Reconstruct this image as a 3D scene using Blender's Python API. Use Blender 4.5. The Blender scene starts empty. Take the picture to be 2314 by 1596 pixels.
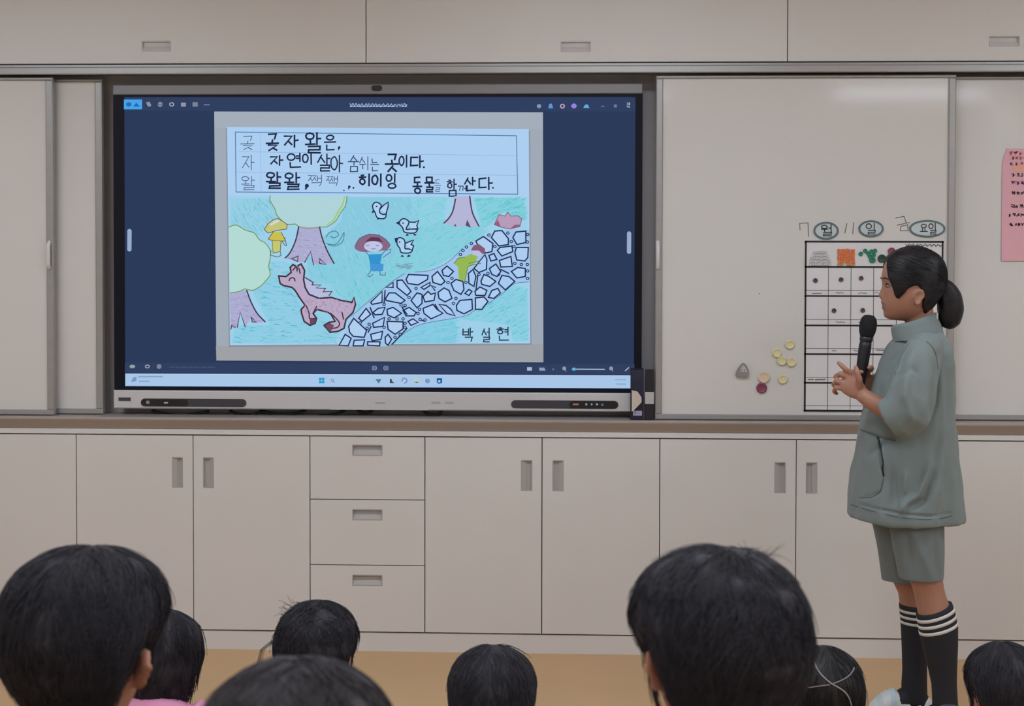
import bpy, math, random
import numpy as np
from mathutils import Vector, Matrix

scene = bpy.context.scene
COL = scene.collection
random.seed(7)
RNG = np.random.default_rng(7)

# ------------------------------------------------------------------ camera
YAW, PITCH, ROLL = 0.0391, 0.0221, 0.0020
CAM_H, CAM_D, FPX, PPY = 1.52, 5.0, 3050.0, 623.75      # focal length and optical axis for a 2314 x 1596 frame


def cam_axes():
    cy, sy = math.cos(YAW), math.sin(YAW)
    cp, sp = math.cos(PITCH), math.sin(PITCH)
    cr, sr = math.cos(ROLL), math.sin(ROLL)
    f = Vector((-sy * cp, cy * cp, -sp))
    r = Vector((cy, sy, 0))
    u = r.cross(f)
    return cr * r + sr * u, -sr * r + cr * u, f


CR, CU, CF = cam_axes()
camd = bpy.data.cameras.new('camera')
camo = bpy.data.objects.new('camera', camd)
COL.objects.link(camo)
M4 = Matrix((CR, CU, -CF)).transposed().to_4x4()
M4.translation = Vector((0, -CAM_D, CAM_H))
camo.matrix_world = M4
camd.sensor_width = 36.0
camd.lens = FPX / 2314 * 36.0
camd.shift_y = -(798 - PPY) / 2314
camd.clip_start = 0.05
camd.dof.use_dof = True
camd.dof.focus_distance = 4.75
camd.dof.aperture_fstop = 7.0
scene.camera = camo

# ------------------------------------------------------------------ world and exposure
world = bpy.data.worlds.new('world')
scene.world = world
world.use_nodes = True
world.node_tree.nodes['Background'].inputs[0].default_value = (0.9, 0.95, 1.0, 1)
world.node_tree.nodes['Background'].inputs[1].default_value = 0.15
scene.view_settings.view_transform = 'Standard'
scene.view_settings.look = 'None'
scene.view_settings.gamma = 1.0
scene.view_settings.use_curve_mapping = False
scene.view_settings.exposure = 0.0
LAMP = 17.8          # strength of the ceiling panels


# ------------------------------------------------------------------ helpers
def U(px, py, Y):
    """world point on the vertical plane at depth Y seen at a place of the 2314 x 1596 frame"""
    d = CR * (px - 1157.0) - CU * (py - PPY) + CF * FPX
    t = (Y + CAM_D) / d.y
    return Vector((d.x * t, Y, CAM_H + d.z * t))


def lin(c):
    out = []
    for v in c[:3]:
        v = v / 255.0
        out.append(v / 12.92 if v <= 0.04045 else ((v + 0.055) / 1.055) ** 2.4)
    return (out[0], out[1], out[2], 1.0)


MATS = {}


def mat(name, rgb, rough=0.5, metal=0.0, var=0.04, scale=6.0, bump=0.0, bscale=120.0, spec=0.5, stretch=None,
        sheen=0.0, alpha=None, trans=0.0, coat=0.0):
    if name in MATS:
        return MATS[name]
    m = bpy.data.materials.new(name)
    m.use_nodes = True
    nt = m.node_tree
    b = nt.nodes['Principled BSDF']
    c = lin(rgb)
    b.inputs['Roughness'].default_value = rough
    b.inputs['Metallic'].default_value = metal
    b.inputs['Specular IOR Level'].default_value = spec
    b.inputs['Sheen Weight'].default_value = sheen
    b.inputs['Transmission Weight'].default_value = trans
    b.inputs['Coat Weight'].default_value = coat
    if alpha is not None:
        b.inputs['Alpha'].default_value = alpha
    tc = nt.nodes.new('ShaderNodeTexCoord')
    mp = nt.nodes.new('ShaderNodeMapping')
    nt.links.new(tc.outputs['Object'], mp.inputs[0])
    if stretch:
        mp.inputs['Scale'].default_value = stretch
    n = nt.nodes.new('ShaderNodeTexNoise')
    n.inputs['Scale'].default_value = scale
    n.inputs['Detail'].default_value = 4
    nt.links.new(mp.outputs[0], n.inputs['Vector'])
    rp = nt.nodes.new('ShaderNodeValToRGB')
    rp.color_ramp.elements[0].position = 0.3
    rp.color_ramp.elements[1].position = 0.7
    rp.color_ramp.elements[0].color = tuple(max(0, v * (1 - var)) for v in c[:3]) + (1,)
    rp.color_ramp.elements[1].color = tuple(min(1, v * (1 + var)) for v in c[:3]) + (1,)
    nt.links.new(n.outputs['Fac'], rp.inputs[0])
    nt.links.new(rp.outputs[0], b.inputs['Base Color'])
    if bump > 0:
        n2 = nt.nodes.new('ShaderNodeTexNoise')
        n2.inputs['Scale'].default_value = bscale
        n2.inputs['Detail'].default_value = 3
        nt.links.new(mp.outputs[0], n2.inputs['Vector'])
        bp = nt.nodes.new('ShaderNodeBump')
        bp.inputs['Strength'].default_value = bump
        bp.inputs['Distance'].default_value = 0.002
        nt.links.new(n2.outputs['Fac'], bp.inputs['Height'])
        nt.links.new(bp.outputs[0], b.inputs['Normal'])
    MATS[name] = m
    return m


def emis(name, rgb, strength):
    m = bpy.data.materials.new(name)
    m.use_nodes = True
    nt = m.node_tree
    nt.nodes.remove(nt.nodes['Principled BSDF'])
    e = nt.nodes.new('ShaderNodeEmission')
    e.inputs[0].default_value = lin(rgb)
    e.inputs[1].default_value = strength
    nt.links.new(e.outputs[0], nt.nodes['Material Output'].inputs[0])
    MATS[name] = m
    return m


def colour_mat(name, emit=False, rough=0.6):
    """flat print: colour read from the mesh's colour attribute"""
    m = bpy.data.materials.new(name)
    m.use_nodes = True
    nt = m.node_tree
    at = nt.nodes.new('ShaderNodeVertexColor')
    at.layer_name = 'Col'
    if emit:
        nt.nodes.remove(nt.nodes['Principled BSDF'])
        e = nt.nodes.new('ShaderNodeEmission')
        nt.links.new(at.outputs[0], e.inputs[0])
        nt.links.new(e.outputs[0], nt.nodes['Material Output'].inputs[0])
    else:
        b = nt.nodes['Principled BSDF']
        b.inputs['Roughness'].default_value = rough
        nt.links.new(at.outputs[0], b.inputs['Base Color'])
    MATS[name] = m
    return m


def tag(o, label=None, cat=None, group=None, kind=None):
    if label:
        o['label'] = label
    if cat:
        o['category'] = cat
    if group:
        o['group'] = group
    if kind:
        o['kind'] = kind
    return o


def empty(name, loc=(0, 0, 0), **k):
    o = bpy.data.objects.new(name, None)
    o.empty_display_size = 0.05
    o.location = loc
    COL.objects.link(o)
    return tag(o, **k)


def link(name, me, m=None, parent=None, smooth=False, **k):
    o = bpy.data.objects.new(name, me)
    COL.objects.link(o)
    if m is not None:
        me.materials.append(m)
    if parent is not None:
        o.parent = parent
        p = parent
        loc = Vector((0, 0, 0))
        while p is not None:
            loc += p.location
            p = p.parent
        o.location = -loc
    if smooth:
        me.polygons.foreach_set('use_smooth', [True] * len(me.polygons))
    return tag(o, **k)


def mesh_of(v, f):
    me = bpy.data.meshes.new('m')
    me.from_pydata([tuple(p) for p in v], [], [tuple(q) for q in f])
    me.update()
    return me


class MB:
    """collects shapes in world coordinates; build() links them as one mesh"""
    def __init__(self):
        self.v, self.f = [], []

    def add(self, v, f):
        o = len(self.v)
        self.v += [tuple(p) for p in v]
        self.f += [tuple(i + o for i in q) for q in f]
        return self

    def box(self, x0, x1, y0, y1, z0, z1, bev=0.0):
        x0, x1 = min(x0, x1), max(x0, x1)
        y0, y1 = min(y0, y1), max(y0, y1)
        z0, z1 = min(z0, z1), max(z0, z1)
        if bev <= 0:
            v = [(x, y, z) for z in (z0, z1) for y in (y0, y1) for x in (x0, x1)]
            return self.add(v, [(0, 2, 3, 1), (4, 5, 7, 6), (0, 1, 5, 4), (2, 6, 7, 3), (0, 4, 6, 2), (1, 3, 7, 5)])
        b = bev                                         # chamfer on the edges of the front face (towards -y)
        v = [(x0 + b, y0, z0 + b), (x1 - b, y0, z0 + b), (x1 - b, y0, z1 - b), (x0 + b, y0, z1 - b),
             (x0, y0 + b, z0), (x1, y0 + b, z0), (x1, y0 + b, z1), (x0, y0 + b, z1),
             (x0, y1, z0), (x1, y1, z0), (x1, y1, z1), (x0, y1, z1)]
        f = [(0, 1, 2, 3), (8, 11, 10, 9)]
        for k in range(4):
            n = (k + 1) % 4
            f += [(4 + k, 4 + n, n, k), (8 + k, 8 + n, 4 + n, 4 + k)]
        return self.add(v, f)

    def prism(self, poly, y0, y1):
        """poly = [(x, z)] counter-clockwise seen from -y, front y0, back y1"""
        n = len(poly)
        v = [(p[0], y0, p[1]) for p in poly] + [(p[0], y1, p[1]) for p in poly]
        f = [tuple(range(n)), tuple(reversed(range(n, 2 * n)))]
        for i in range(n):
            j = (i + 1) % n
            f.append((i, i + n, j + n, j))
        return self.add(v, f)

    def profile(self, yz, x0, x1):
        n = len(yz)
        v = [(x0, p[0], p[1]) for p in yz] + [(x1, p[0], p[1]) for p in yz]
        f = [tuple(range(n)), tuple(reversed(range(n, 2 * n)))]
        for i in range(n):
            j = (i + 1) % n
            f.append((i, i + n, j + n, j))
        return self.add(v, f)

    def loft(self, rings, cap0=True, cap1=True):
        n = len(rings[0])
        v = [tuple(p) for r in rings for p in r]
        f = []
        for k in range(len(rings) - 1):
            for i in range(n):
                j = (i + 1) % n
                f.append((k * n + i, k * n + j, (k + 1) * n + j, (k + 1) * n + i))
        if cap0:
            f.append(tuple(reversed(range(n))))
        if cap1:
            f.append(tuple(range((len(rings) - 1) * n, len(rings) * n)))
        return self.add(v, f)

    def tube(self, pts, rad, n=10, flat=1.0, up=None):
        """tube along points; rad number or list; rounded ends"""
        pts = [Vector(p) for p in pts]
        rad = [rad] * len(pts) if not hasattr(rad, '__len__') else list(rad)
        rings = []
        prev = None
        for i, p in enumerate(pts):
            t = (pts[min(i + 1, len(pts) - 1)] - pts[max(i - 1, 0)]).normalized()
            if prev is None:
                a = Vector((0, 0, 1)) if abs(t.z) < 0.8 else Vector((0, 1, 0))
                if up is not None:
                    a = Vector(up)
                s = t.cross(a).normalized()
            else:
                s = (prev - t * prev.dot(t)).normalized()
            prev = s
            w = t.cross(s)
            ends = [(0, 1)]
            if i == 0:
                ends = [(-0.9, 0.35), (-0.55, 0.8), (0, 1)]
            elif i == len(pts) - 1:
                ends = [(0, 1), (0.55, 0.8), (0.9, 0.35)]
            for (e, q) in ends:
                c = p + t * (e * rad[i])
                rings.append([c + (s * math.cos(2 * math.pi * k / n) + w * math.sin(2 * math.pi * k / n) * flat) * rad[i] * q
                              for k in range(n)])
        return self.loft(rings)

    def lathe_y(self, c, prof, n=20):
        """solid of revolution about the y axis through c; prof = [(radius, y offset)]"""
        rings = [[(c[0] + r * math.cos(2 * math.pi * k / n), c[1] + y, c[2] + r * math.sin(2 * math.pi * k / n)) for k in range(n)]
                 for r, y in prof]
        return self.loft(rings)

    def build(self, name, m=None, parent=None, smooth=False, **k):
        return link(name, mesh_of(self.v, self.f), m, parent, smooth, **k)


def smooth_line(pts, sub=6, closed=False):
    """Catmull-Rom through 2-D points"""
    P = [np.array(p, float) for p in pts]
    n = len(P)
    out = []
    rng = range(n if closed else n - 1)
    for i in rng:
        if closed:
            a, b, c, d = P[i - 1], P[i], P[(i + 1) % n], P[(i + 2) % n]
        else:
            a, b, c, d = P[max(i - 1, 0)], P[i], P[i + 1], P[min(i + 2, n - 1)]
        for s in range(sub):
            t = s / sub
            out.append(0.5 * ((2 * b) + (c - a) * t + (2 * a - 5 * b + 4 * c - d) * t * t + (3 * b - a - 3 * c + d) * t ** 3))
    if not closed:
        out.append(P[-1])
    return out


class Print:
    """flat print: coloured polygons and strokes lying on a plane of the scene, given on photo pixels"""
    def __init__(self, Y, step=0.00025):
        self.Y, self.step = Y, step
        self.v, self.f, self.c = [], [], []

    def poly(self, pts, rgb, layer=0):
        o = len(self.v)
        y = self.Y - layer * self.step
        self.v += [tuple(U(p[0], p[1], y)) for p in pts]
        a = sum(pts[i][0] * pts[(i + 1) % len(pts)][1] - pts[(i + 1) % len(pts)][0] * pts[i][1] for i in range(len(pts)))
        idx = list(range(o, o + len(pts)))
        self.f.append(tuple(idx if a < 0 else reversed(idx)))
        self.c.append(lin(rgb))

    def stroke(self, pts, w, rgb, layer=0, curve=0, closed=False, taper=False):
        if curve:
            pts = smooth_line(pts, curve, closed)
        P = [np.array(p, float) for p in pts]
        if closed:
            P = P + [P[0]]
        n = len(P)
        L, R = [], []
        for i in range(n):
            a = P[i] - P[i - 1] if i > 0 else (P[i] - P[-2] if closed else P[1] - P[0])
            b = P[i + 1] - P[i] if i < n - 1 else (P[1] - P[0] if closed else a)
            a = a / (np.linalg.norm(a) + 1e-9)
            b = b / (np.linalg.norm(b) + 1e-9)
            na, nb = np.array([-a[1], a[0]]), np.array([-b[1], b[0]])
            m = na + nb
            l = np.linalg.norm(m)
            m = na if l < 0.3 else m / l
            k = min(1.0 / max(0.5, m.dot(na)), 1.6)
            ww = w * 0.5 * k * (1.0 if not taper else (0.35 + 0.65 * math.sin(math.pi * (0.12 + 0.76 * i / max(1, n - 1)))))
            ext = np.zeros(2)
            if not closed and i == 0:
                ext = -a * w * 0.3
            if not closed and i == n - 1:
                ext = a * w * 0.3
            L.append(P[i] + m * ww + ext)
            R.append(P[i] - m * ww + ext)
        y = self.Y - layer * self.step
        o = len(self.v)
        self.v += [tuple(U(p[0], p[1], y)) for p in L] + [tuple(U(p[0], p[1], y)) for p in R]
        c = lin(rgb)
        for i in range(n - 1):
            self.f.append((o + i, o + i + 1, o + n + i + 1, o + n + i))
            self.c.append(c)

    def disc(self, cx, cy, rx, ry, rgb, layer=0, n=18):
        self.poly([(cx + rx * math.cos(2 * math.pi * k / n), cy + ry * math.sin(2 * math.pi * k / n)) for k in range(n)], rgb, layer)

    def ring(self, cx, cy, rx, ry, w, rgb, layer=0, n=20):
        self.stroke([(cx + rx * math.cos(2 * math.pi * k / n), cy + ry * math.sin(2 * math.pi * k / n)) for k in range(n)], w, rgb, layer, closed=True)

    def rect(self, x0, y0, x1, y1, rgb, layer=0):
        self.poly([(x0, y0), (x1, y0), (x1, y1), (x0, y1)], rgb, layer)

    def build(self, name, m, parent, **k):
        me = mesh_of(self.v, self.f)
        ca = me.color_attributes.new('Col', 'FLOAT_COLOR', 'CORNER')
        arr = np.concatenate([np.tile(np.array(c), len(f)) for c, f in zip(self.c, self.f)])
        ca.data.foreach_set('color', arr.astype(np.float32))
        return link(name, me, m, parent, **k)


# ------------------------------------------------------------------ Korean handwriting
def _circ(n=14):
    return [(0.5 + 0.5 * math.cos(2 * math.pi * k / n - 1.6), 0.5 + 0.5 * math.sin(2 * math.pi * k / n - 1.6)) for k in range(n + 1)]


JAMO = {
    'g': [[(0, .08), (1, .05), (.82, 1)]], 'n': [[(0, 0), (0.03, 1), (1, .95)]],
    'd': [[(1, 0), (0, .05), (0, 1), (1, .97)]], 'r': [[(0, 0), (1, 0), (.97, .5), (.03, .52), (0, 1), (1, 1)]],
    'm': [[(0, 0), (0, 1), (1, 1), (1, 0), (0, 0)]], 'b': [[(0, 0), (0, 1), (1, 1), (1, 0)], [(0, .5), (1, .5)]],
    's': [[(.55, 0), (0, 1)], [(.45, .3), (1, 1)]], 'o': [_circ()],
    'j': [[(0, .02), (1, 0), (.05, 1)], [(.5, .5), (1, .95)]],
    'c': [[(.3, -.1), (.7, -.1)], [(0, .2), (1, .2), (.05, 1)], [(.5, .55), (1, 1)]],
    'k': [[(0, .05), (1, .05), (.8, 1)], [(0, .5), (.9, .5)]],
    'h': [[(.3, 0), (.7, 0)], [(0, .22), (1, .22)], [(.12 + .76 * a, .38 + .62 * b) for a, b in _circ()]],
    'gg': [[(0, .05), (.42, .05), (.3, 1)], [(.55, .05), (1, .05), (.88, 1)]],
    'jj': [[(0, 0), (.45, 0), (0, 1)], [(.22, .5), (.45, 1)], [(.55, 0), (1, 0), (.55, 1)], [(.78, .5), (1, 1)]],
    'a': [[(.3, 0), (.3, 1)], [(.3, .48), (1, .46)]], 'ae': [[(.1, .1), (.1, .9)], [(.1, .5), (.8, .5)], [(.85, 0), (.85, 1)]],
    'ya': [[(.3, 0), (.3, 1)], [(.3, .35), (1, .35)], [(.3, .62), (1, .62)]],
    'eo': [[(.75, 0), (.75, 1)], [(.1, .48), (.75, .48)]], 'e': [[(.55, .1), (.55, .9)], [(.05, .5), (.55, .5)], [(.95, 0), (.95, 1)]],
    'yeo': [[(.8, 0), (.8, 1)], [(.1, .32), (.8, .32)], [(.1, .62), (.8, .62)]], 'i': [[(.6, 0), (.6, 1)]],
    'O': [[(.5, 0), (.5, .85)], [(0, .9), (1, .86)]], 'U': [[(0, .1), (1, .08)], [(.5, .1), (.5, 1)]],
    'eu': [[(0, .5), (1, .46)]], 'yo': [[(.33, 0), (.33, .85)], [(.67, 0), (.67, .85)], [(0, .9), (1, .9)]],
}
INI = ['g', 'gg', 'n', 'd', 'dd', 'r', 'm', 'b', 'bb', 's', 'ss', 'o', 'j', 'jj', 'c', 'k', 't', 'p', 'h']
MED = ['a', 'ae', 'ya', 'yae', 'eo', 'e', 'yeo', 'ye', 'O', 'O+a', 'O+ae', 'O+i', 'yo', 'U', 'U+eo', 'U+e', 'U+i', 'yu', 'eu', 'eu+i', 'i']
FIN = ['', 'g', 'gg', 'gs', 'n', 'nj', 'nh', 'd', 'r', 'rg', 'rm', 'rb', 'rs', 'rt', 'rp', 'rh', 'm', 'b', 'bs', 's', 'ss', 'o', 'j', 'c', 'k', 't', 'p', 'h']


def hangul(P, ch, x0, y0, x1, y1, w, rgb, layer, wob=0.03):
    k = ord(ch) - 0xAC00
    a, b, c = INI[k // 588], MED[(k % 588) // 28], FIN[k % 28]
    parts = []
    if '+' in b:
        h, v = b.split('+')
        if c:
            parts = [(a, (.02, 0, .55, .32)), (h, (0, .36, .62, .60)), (v, (.66, -.02, 1, .60)), (c, (.2, .68, .95, 1))]
        else:
            parts = [(a, (.02, 0, .55, .45)), (h, (0, .52, .65, .9)), (v, (.68, -.02, 1, 1))]
    elif b in ('O', 'U', 'eu', 'yo'):
        if c:
            parts = [(a, (.2, 0, .8, .32)), (b, (0, .36, 1, .60)), (c, (.2, .68, .85, 1))]
        else:
            parts = [(a, (.15, 0, .85, .46)), (b, (0, .54, 1, 1))]
    else:
        if c:
            parts = [(a, (0, .04, .56, .5)), (b, (.62, -.02, 1, .6)), (c, (.22, .66, .95, 1))]
        else:
            parts = [(a, (0, .08, .55, .85)), (b, (.62, -.02, 1, 1))]
    for j, (bx0, by0, bx1, by1) in parts:
        for s in JAMO[j]:
            pts = []
            for (u, v) in s:
                u += random.uniform(-wob, wob)
                v += random.uniform(-wob, wob)
                pts.append((x0 + (bx0 + u * (bx1 - bx0)) * (x1 - x0), y0 + (by0 + v * (by1 - by0)) * (y1 - y0)))
            P.stroke(pts, w, rgb, layer, closed=False)
# ------------------------------------------------------------------ materials of the place
LAM = mat('laminate_warm_white', (217, 213, 209), 0.42, var=0.012, scale=3, spec=0.4)
PLINTH = mat('plinth_laminate', (217, 213, 209), 0.5, var=0.012, scale=3)
CARC = mat('carcass_dark', (72, 64, 60), 0.7)
ALU = mat('aluminium_satin', (166, 164, 162), 0.36, metal=0.45, var=0.03, scale=3, stretch=(0.2, 8, 8))
ALUD = mat('aluminium_brown_grey', (172, 163, 158), 0.42, metal=0.25, var=0.03, scale=3, stretch=(0.2, 8, 8))
BOARD = mat('whiteboard_enamel', (216, 213, 209), 0.085, var=0.01, scale=2, spec=0.45)
PULL = mat('pull_grey_plastic', (178, 173, 170), 0.45, var=0.02)
BAY = mat('recess_grey', (176, 172, 174), 0.6, var=0.04)
SILV = mat('tv_silver', (210, 208, 209), 0.38, metal=0.15, var=0.02)
SILVD = mat('tv_top_silver', (134, 132, 134), 0.45, metal=0.15, var=0.02)
BLK = mat('black_plastic', (24, 24, 30), 0.4, var=0.05)
DGREY = mat('dark_grey_grille', (62, 60, 66), 0.6, var=0.06, scale=300)
BEZEL = mat('bezel_black_glass', (20, 21, 34), 0.5, var=0.02, spec=0.15)
WALLM = mat('wall_paint', (226, 222, 214), 0.8, var=0.015, bump=0.1)
CEILM = mat('ceiling_tile', (232, 230, 226), 0.9, var=0.03, scale=60)
PRINT = colour_mat('printed_ink', False, 0.55)
SCREEN = colour_mat('screen_picture', True)

# floor: warm sheet vinyl with a soft mottled print
FLOORM = mat('floor_vinyl', (202, 163, 118), 0.38, var=0.06, scale=2.2, bump=0.05, bscale=60)

# ------------------------------------------------------------------ the room
X0, X1, Y0, Y1, ZC = -4.0, 3.4, -8.0, 0.5, 2.75
MB().box(X0 - .1, X1 + .1, Y0 - .1, Y1 + .1, -0.1, 0).build('floor', FLOORM, kind='structure')
MB().box(X0 - .1, X1 + .1, Y0 - .1, Y1 + .1, ZC, ZC + .1).build('ceiling', CEILM, kind='structure')
MB().box(X0 - .1, X0, Y0, Y1, 0, ZC).build('wall_left', WALLM, kind='structure')
MB().box(X1, X1 + .1, Y0, Y1, 0, ZC).build('wall_right', WALLM, kind='structure')
MB().box(X0, X1, Y0 - .1, Y0, 0, ZC).build('wall_rear', WALLM, kind='structure')
MB().box(X0, X1, Y1, Y1 + .1, 0, ZC).build('wall_front', WALLM, kind='structure')


def zat(py, px=1225.0, Y=0.0):
    return U(px, py, Y).z


def xat(px, py=1200.0, Y=0.0):
    return U(px, py, Y).x


Z_DT, Z_DB = zat(989.5), zat(1434)              # lower doors
Z_WT = zat(976.5)                               # worktop edge
Z_LIP0, Z_LIP1 = zat(955), zat(948)
Z_UC = zat(140.5)                               # bottom of the wall cupboards
Z_R1, Z_R0 = zat(149), zat(166)                 # top rail
XL, XR = X0 + .02, X1 - .02

MB().box(XL, XR, 0.005, 0.45, 0, Z_DB - .004).build('trim_1', PLINTH, kind='structure')
tw = MB()
tw.profile([(-0.004, Z_DT + .003), (-0.004, Z_WT - .002), (-0.001, Z_WT), (0.45, Z_WT), (0.45, Z_DT + .003)], XL, XR)
tw.build('worktop', LAM, label='long warm white worktop edge running above all the base cabinets', cat='worktop')
# lower board rail: lip on top, face leaning back below
rl = MB()
rl.profile([(0.002, Z_WT + .001), (-0.024, Z_LIP0), (-0.026, Z_LIP0 + .004), (-0.026, Z_LIP1 - .003), (-0.023, Z_LIP1), (0.129, Z_LIP1),
            (0.129, Z_WT + .001)], XL, XR)
rl.build('board_rail', ALUD, label='brown grey aluminium bottom rail under the whiteboards and the display', cat='rail')
rt = MB()
rt.profile([(-0.012, Z_R0), (-0.014, Z_R0 + .003), (-0.014, Z_R1 - .004), (-0.011, Z_R1), (0.004, Z_R1 + .002), (0.004, Z_UC - .004), (0.129, Z_UC - .004), (0.129, Z_R0 + .012),
            (0.004, Z_R0 + .012), (0.004, Z_R0)], XL, XR)
rt.build('top_rail', ALU, label='pale aluminium top rail between wall cupboards and whiteboards', cat='rail')
# back of the board bay
MB().box(XL, XR, 0.13, 0.26, Z_WT + .001, Z_UC - .004).build('wall_recess', BAY, kind='structure')
MB().box(XL, XR, 0.262, 0.45, Z_WT + .001, Z_UC - .004).build('wall_recess_core', BAY, kind='structure')


def panel_with_hole(x0, x1, z0, z1, hx0, hx1, hz0, hz1, y0=0.0, th=0.018):
    m = MB()
    xs, zs = [x0, hx0, hx1, x1], [z0, hz0, hz1, z1]
    b = 0.0012
    front = {}
    v, f = [], []
    for j in range(4):
        for i in range(4):
            x, z = xs[i], zs[j]
            x += b if i == 0 else (-b if i == 3 else 0)
            z += b if j == 0 else (-b if j == 3 else 0)
            front[(i, j)] = len(v)
            v.append((x, y0, z))
    for j in range(3):
        for i in range(3):
            if (i, j) == (1, 1):
                continue
            f.append((front[(i, j)], front[(i + 1, j)], front[(i + 1, j + 1)], front[(i, j + 1)]))
    # pocket walls
    pk = [(1, 1), (2, 1), (2, 2), (1, 2)]
    o = len(v)
    for (i, j) in pk:
        v.append((xs[i], y0 + 0.012, zs[j]))
    for k in range(4):
        n = (k + 1) % 4
        f.append((front[pk[k]], o + k, o + n, front[pk[n]]))
    f.append((o, o + 3, o + 2, o + 1)[::-1])
    # outer edges and back
    loop = [(0, 0), (1, 0), (2, 0), (3, 0), (3, 1), (3, 2), (3, 3), (2, 3), (1, 3), (0, 3), (0, 2), (0, 1)]
    o = len(v)
    for (i, j) in loop:
        v.append((xs[i], y0 + b, zs[j]))
    o2 = len(v)
    for (i, j) in loop:
        v.append((xs[i], y0 + th, zs[j]))
    n = len(loop)
    for k in range(n):
        l = (k + 1) % n
        f.append((front[loop[k]], o + k, o + l, front[loop[l]]))
        f.append((o + k, o2 + k, o2 + l, o + l))
    f.append(tuple(range(o2, o2 + n))[::-1])
    m.add(v, f)
    return m


def pull(hx0, hx1, hz0, hz1, m, parent, y0=0.0, side='l'):
    """flush recessed pull: frame, pocket floor and a leaning grip lip on one side"""
    p = MB()
    e = 0.0006
    t = 0.0028
    yf = y0 - 0.001
    hx0, hx1, hz0, hz1 = hx0 + e, hx1 - e, hz0 + e, hz1 - e
    p.box(hx0, hx0 + t, yf, y0 + .0115, hz0, hz1)
    p.box(hx1 - t, hx1, yf, y0 + .0115, hz0, hz1)
    p.box(hx0 + t, hx1 - t, yf, y0 + .0115, hz1 - t, hz1)
    p.box(hx0 + t, hx1 - t, yf, y0 + .0115, hz0, hz0 + t)
    p.box(hx0 + t, hx1 - t, y0 + .010, y0 + .0115, hz0 + t, hz1 - t)
    w, h = hx1 - hx0 - 2 * t, hz1 - hz0 - 2 * t
    if side in ('l', 'r'):
        xa = hx0 + t if side == 'l' else hx1 - t
        xb = xa + (w * .45 if side == 'l' else -w * .45)
        a, b_ = min(xa, xb), max(xa, xb)
        ya, yb = (yf + .001, y0 + .0075) if side == 'l' else (y0 + .0075, yf + .001)
        v = [(a, ya, hz0 + t), (b_, yb, hz0 + t), (b_, yb, hz1 - t), (a, ya, hz1 - t),
             (a, y0 + .0102, hz0 + t), (b_, y0 + .0102, hz0 + t), (b_, y0 + .0102, hz1 - t), (a, y0 + .0102, hz1 - t)]
    else:
        za, zb = hz0 + t, hz0 + t + h * .45
        v = [(hx0 + t, yf + .001, za), (hx1 - t, yf + .001, za), (hx1 - t, y0 + .0075, zb), (hx0 + t, y0 + .0075, zb),
             (hx0 + t, y0 + .0102, za), (hx1 - t, y0 + .0102, za), (hx1 - t, y0 + .0102, zb), (hx0 + t, y0 + .0102, zb)]
    p.add(v, [(0, 1, 2, 3), (7, 6, 5, 4), (0, 4, 5, 1), (1, 5, 6, 2), (2, 6, 7, 3), (3, 7, 4, 0)])
    return p.build('handle', m, parent, label='grey recessed pull')


GAP = 0.0016


def base_cabinet(bounds, handles, label, drawers=None):
    """bounds: door edges in photo columns; handles: (column, lip side) for each door"""
    xs = [xat(b) for b in bounds]
    root = empty('base_cabinet', ((xs[0] + xs[-1]) / 2, 0.2, 0), label=label, cat='cabinet', group='base cabinets along the front wall')
    MB().box(xs[0] + .0008, xs[-1] - .0008, 0.0185, 0.44, Z_DB, Z_DT).build('body', CARC, root)
    if drawers:
        zs = [zat(p) for p in drawers]
        for i in range(3):
            hc = xat(830, 1100)
            z1, z0 = zs[i] - GAP, zs[i + 1] + GAP
            hz = zs[i] - (0.056 if i else 0.0515)
            hw, hh = 0.0565, 0.0205
            d = panel_with_hole(xs[0] + GAP, xs[1] - GAP, z0, z1, hc - hw, hc + hw, hz - hh, hz + hh).build('drawer', LAM, root)
            pull(hc - hw, hc + hw, hz - hh, hz + hh, PULL, d, side='d')
    else:
        for i, (hcpx, side) in enumerate(handles):
            hc = xat(hcpx, 1075)
            hw, hh, hz = 0.0205, 0.0575, zat(1075)
            d = panel_with_hole(xs[i] + GAP, xs[i + 1] - GAP, Z_DB + GAP, Z_DT - GAP, hc - hw, hc + hw, hz - hh, hz + hh).build('door', LAM, root)
            pull(hc - hw, hc + hw, hz - hh, hz + hh, PULL, d, side=side)
    return root


base_cabinet([-355, -91, 173], [(-128, 'l'), (-56, 'r')], 'two door base cabinet cut off by the left edge of the photo')
base_cabinet([173, 436.7, 700.5], [(401, 'l'), (471, 'r')], 'two door base cabinet left of the three drawers')
base_cabinet([700.5, 960], None, 'base cabinet with three stacked drawers under the display', drawers=[989.5, 1133.5, 1282.5, 1434])
base_cabinet([960, 1224.5, 1490.5], [(1190, 'l'), (1261, 'r')], 'two door base cabinet right of the three drawers')
base_cabinet([1490.5, 1798.5, 2106], [(1763, 'l'), (1834, 'r')], 'wide two door base cabinet left of the girl with the microphone')
base_cabinet([2106, 2414, 2722], [(2377, 'l'), (2451, 'r')], 'two door base cabinet behind the girl at the right edge')


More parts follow.
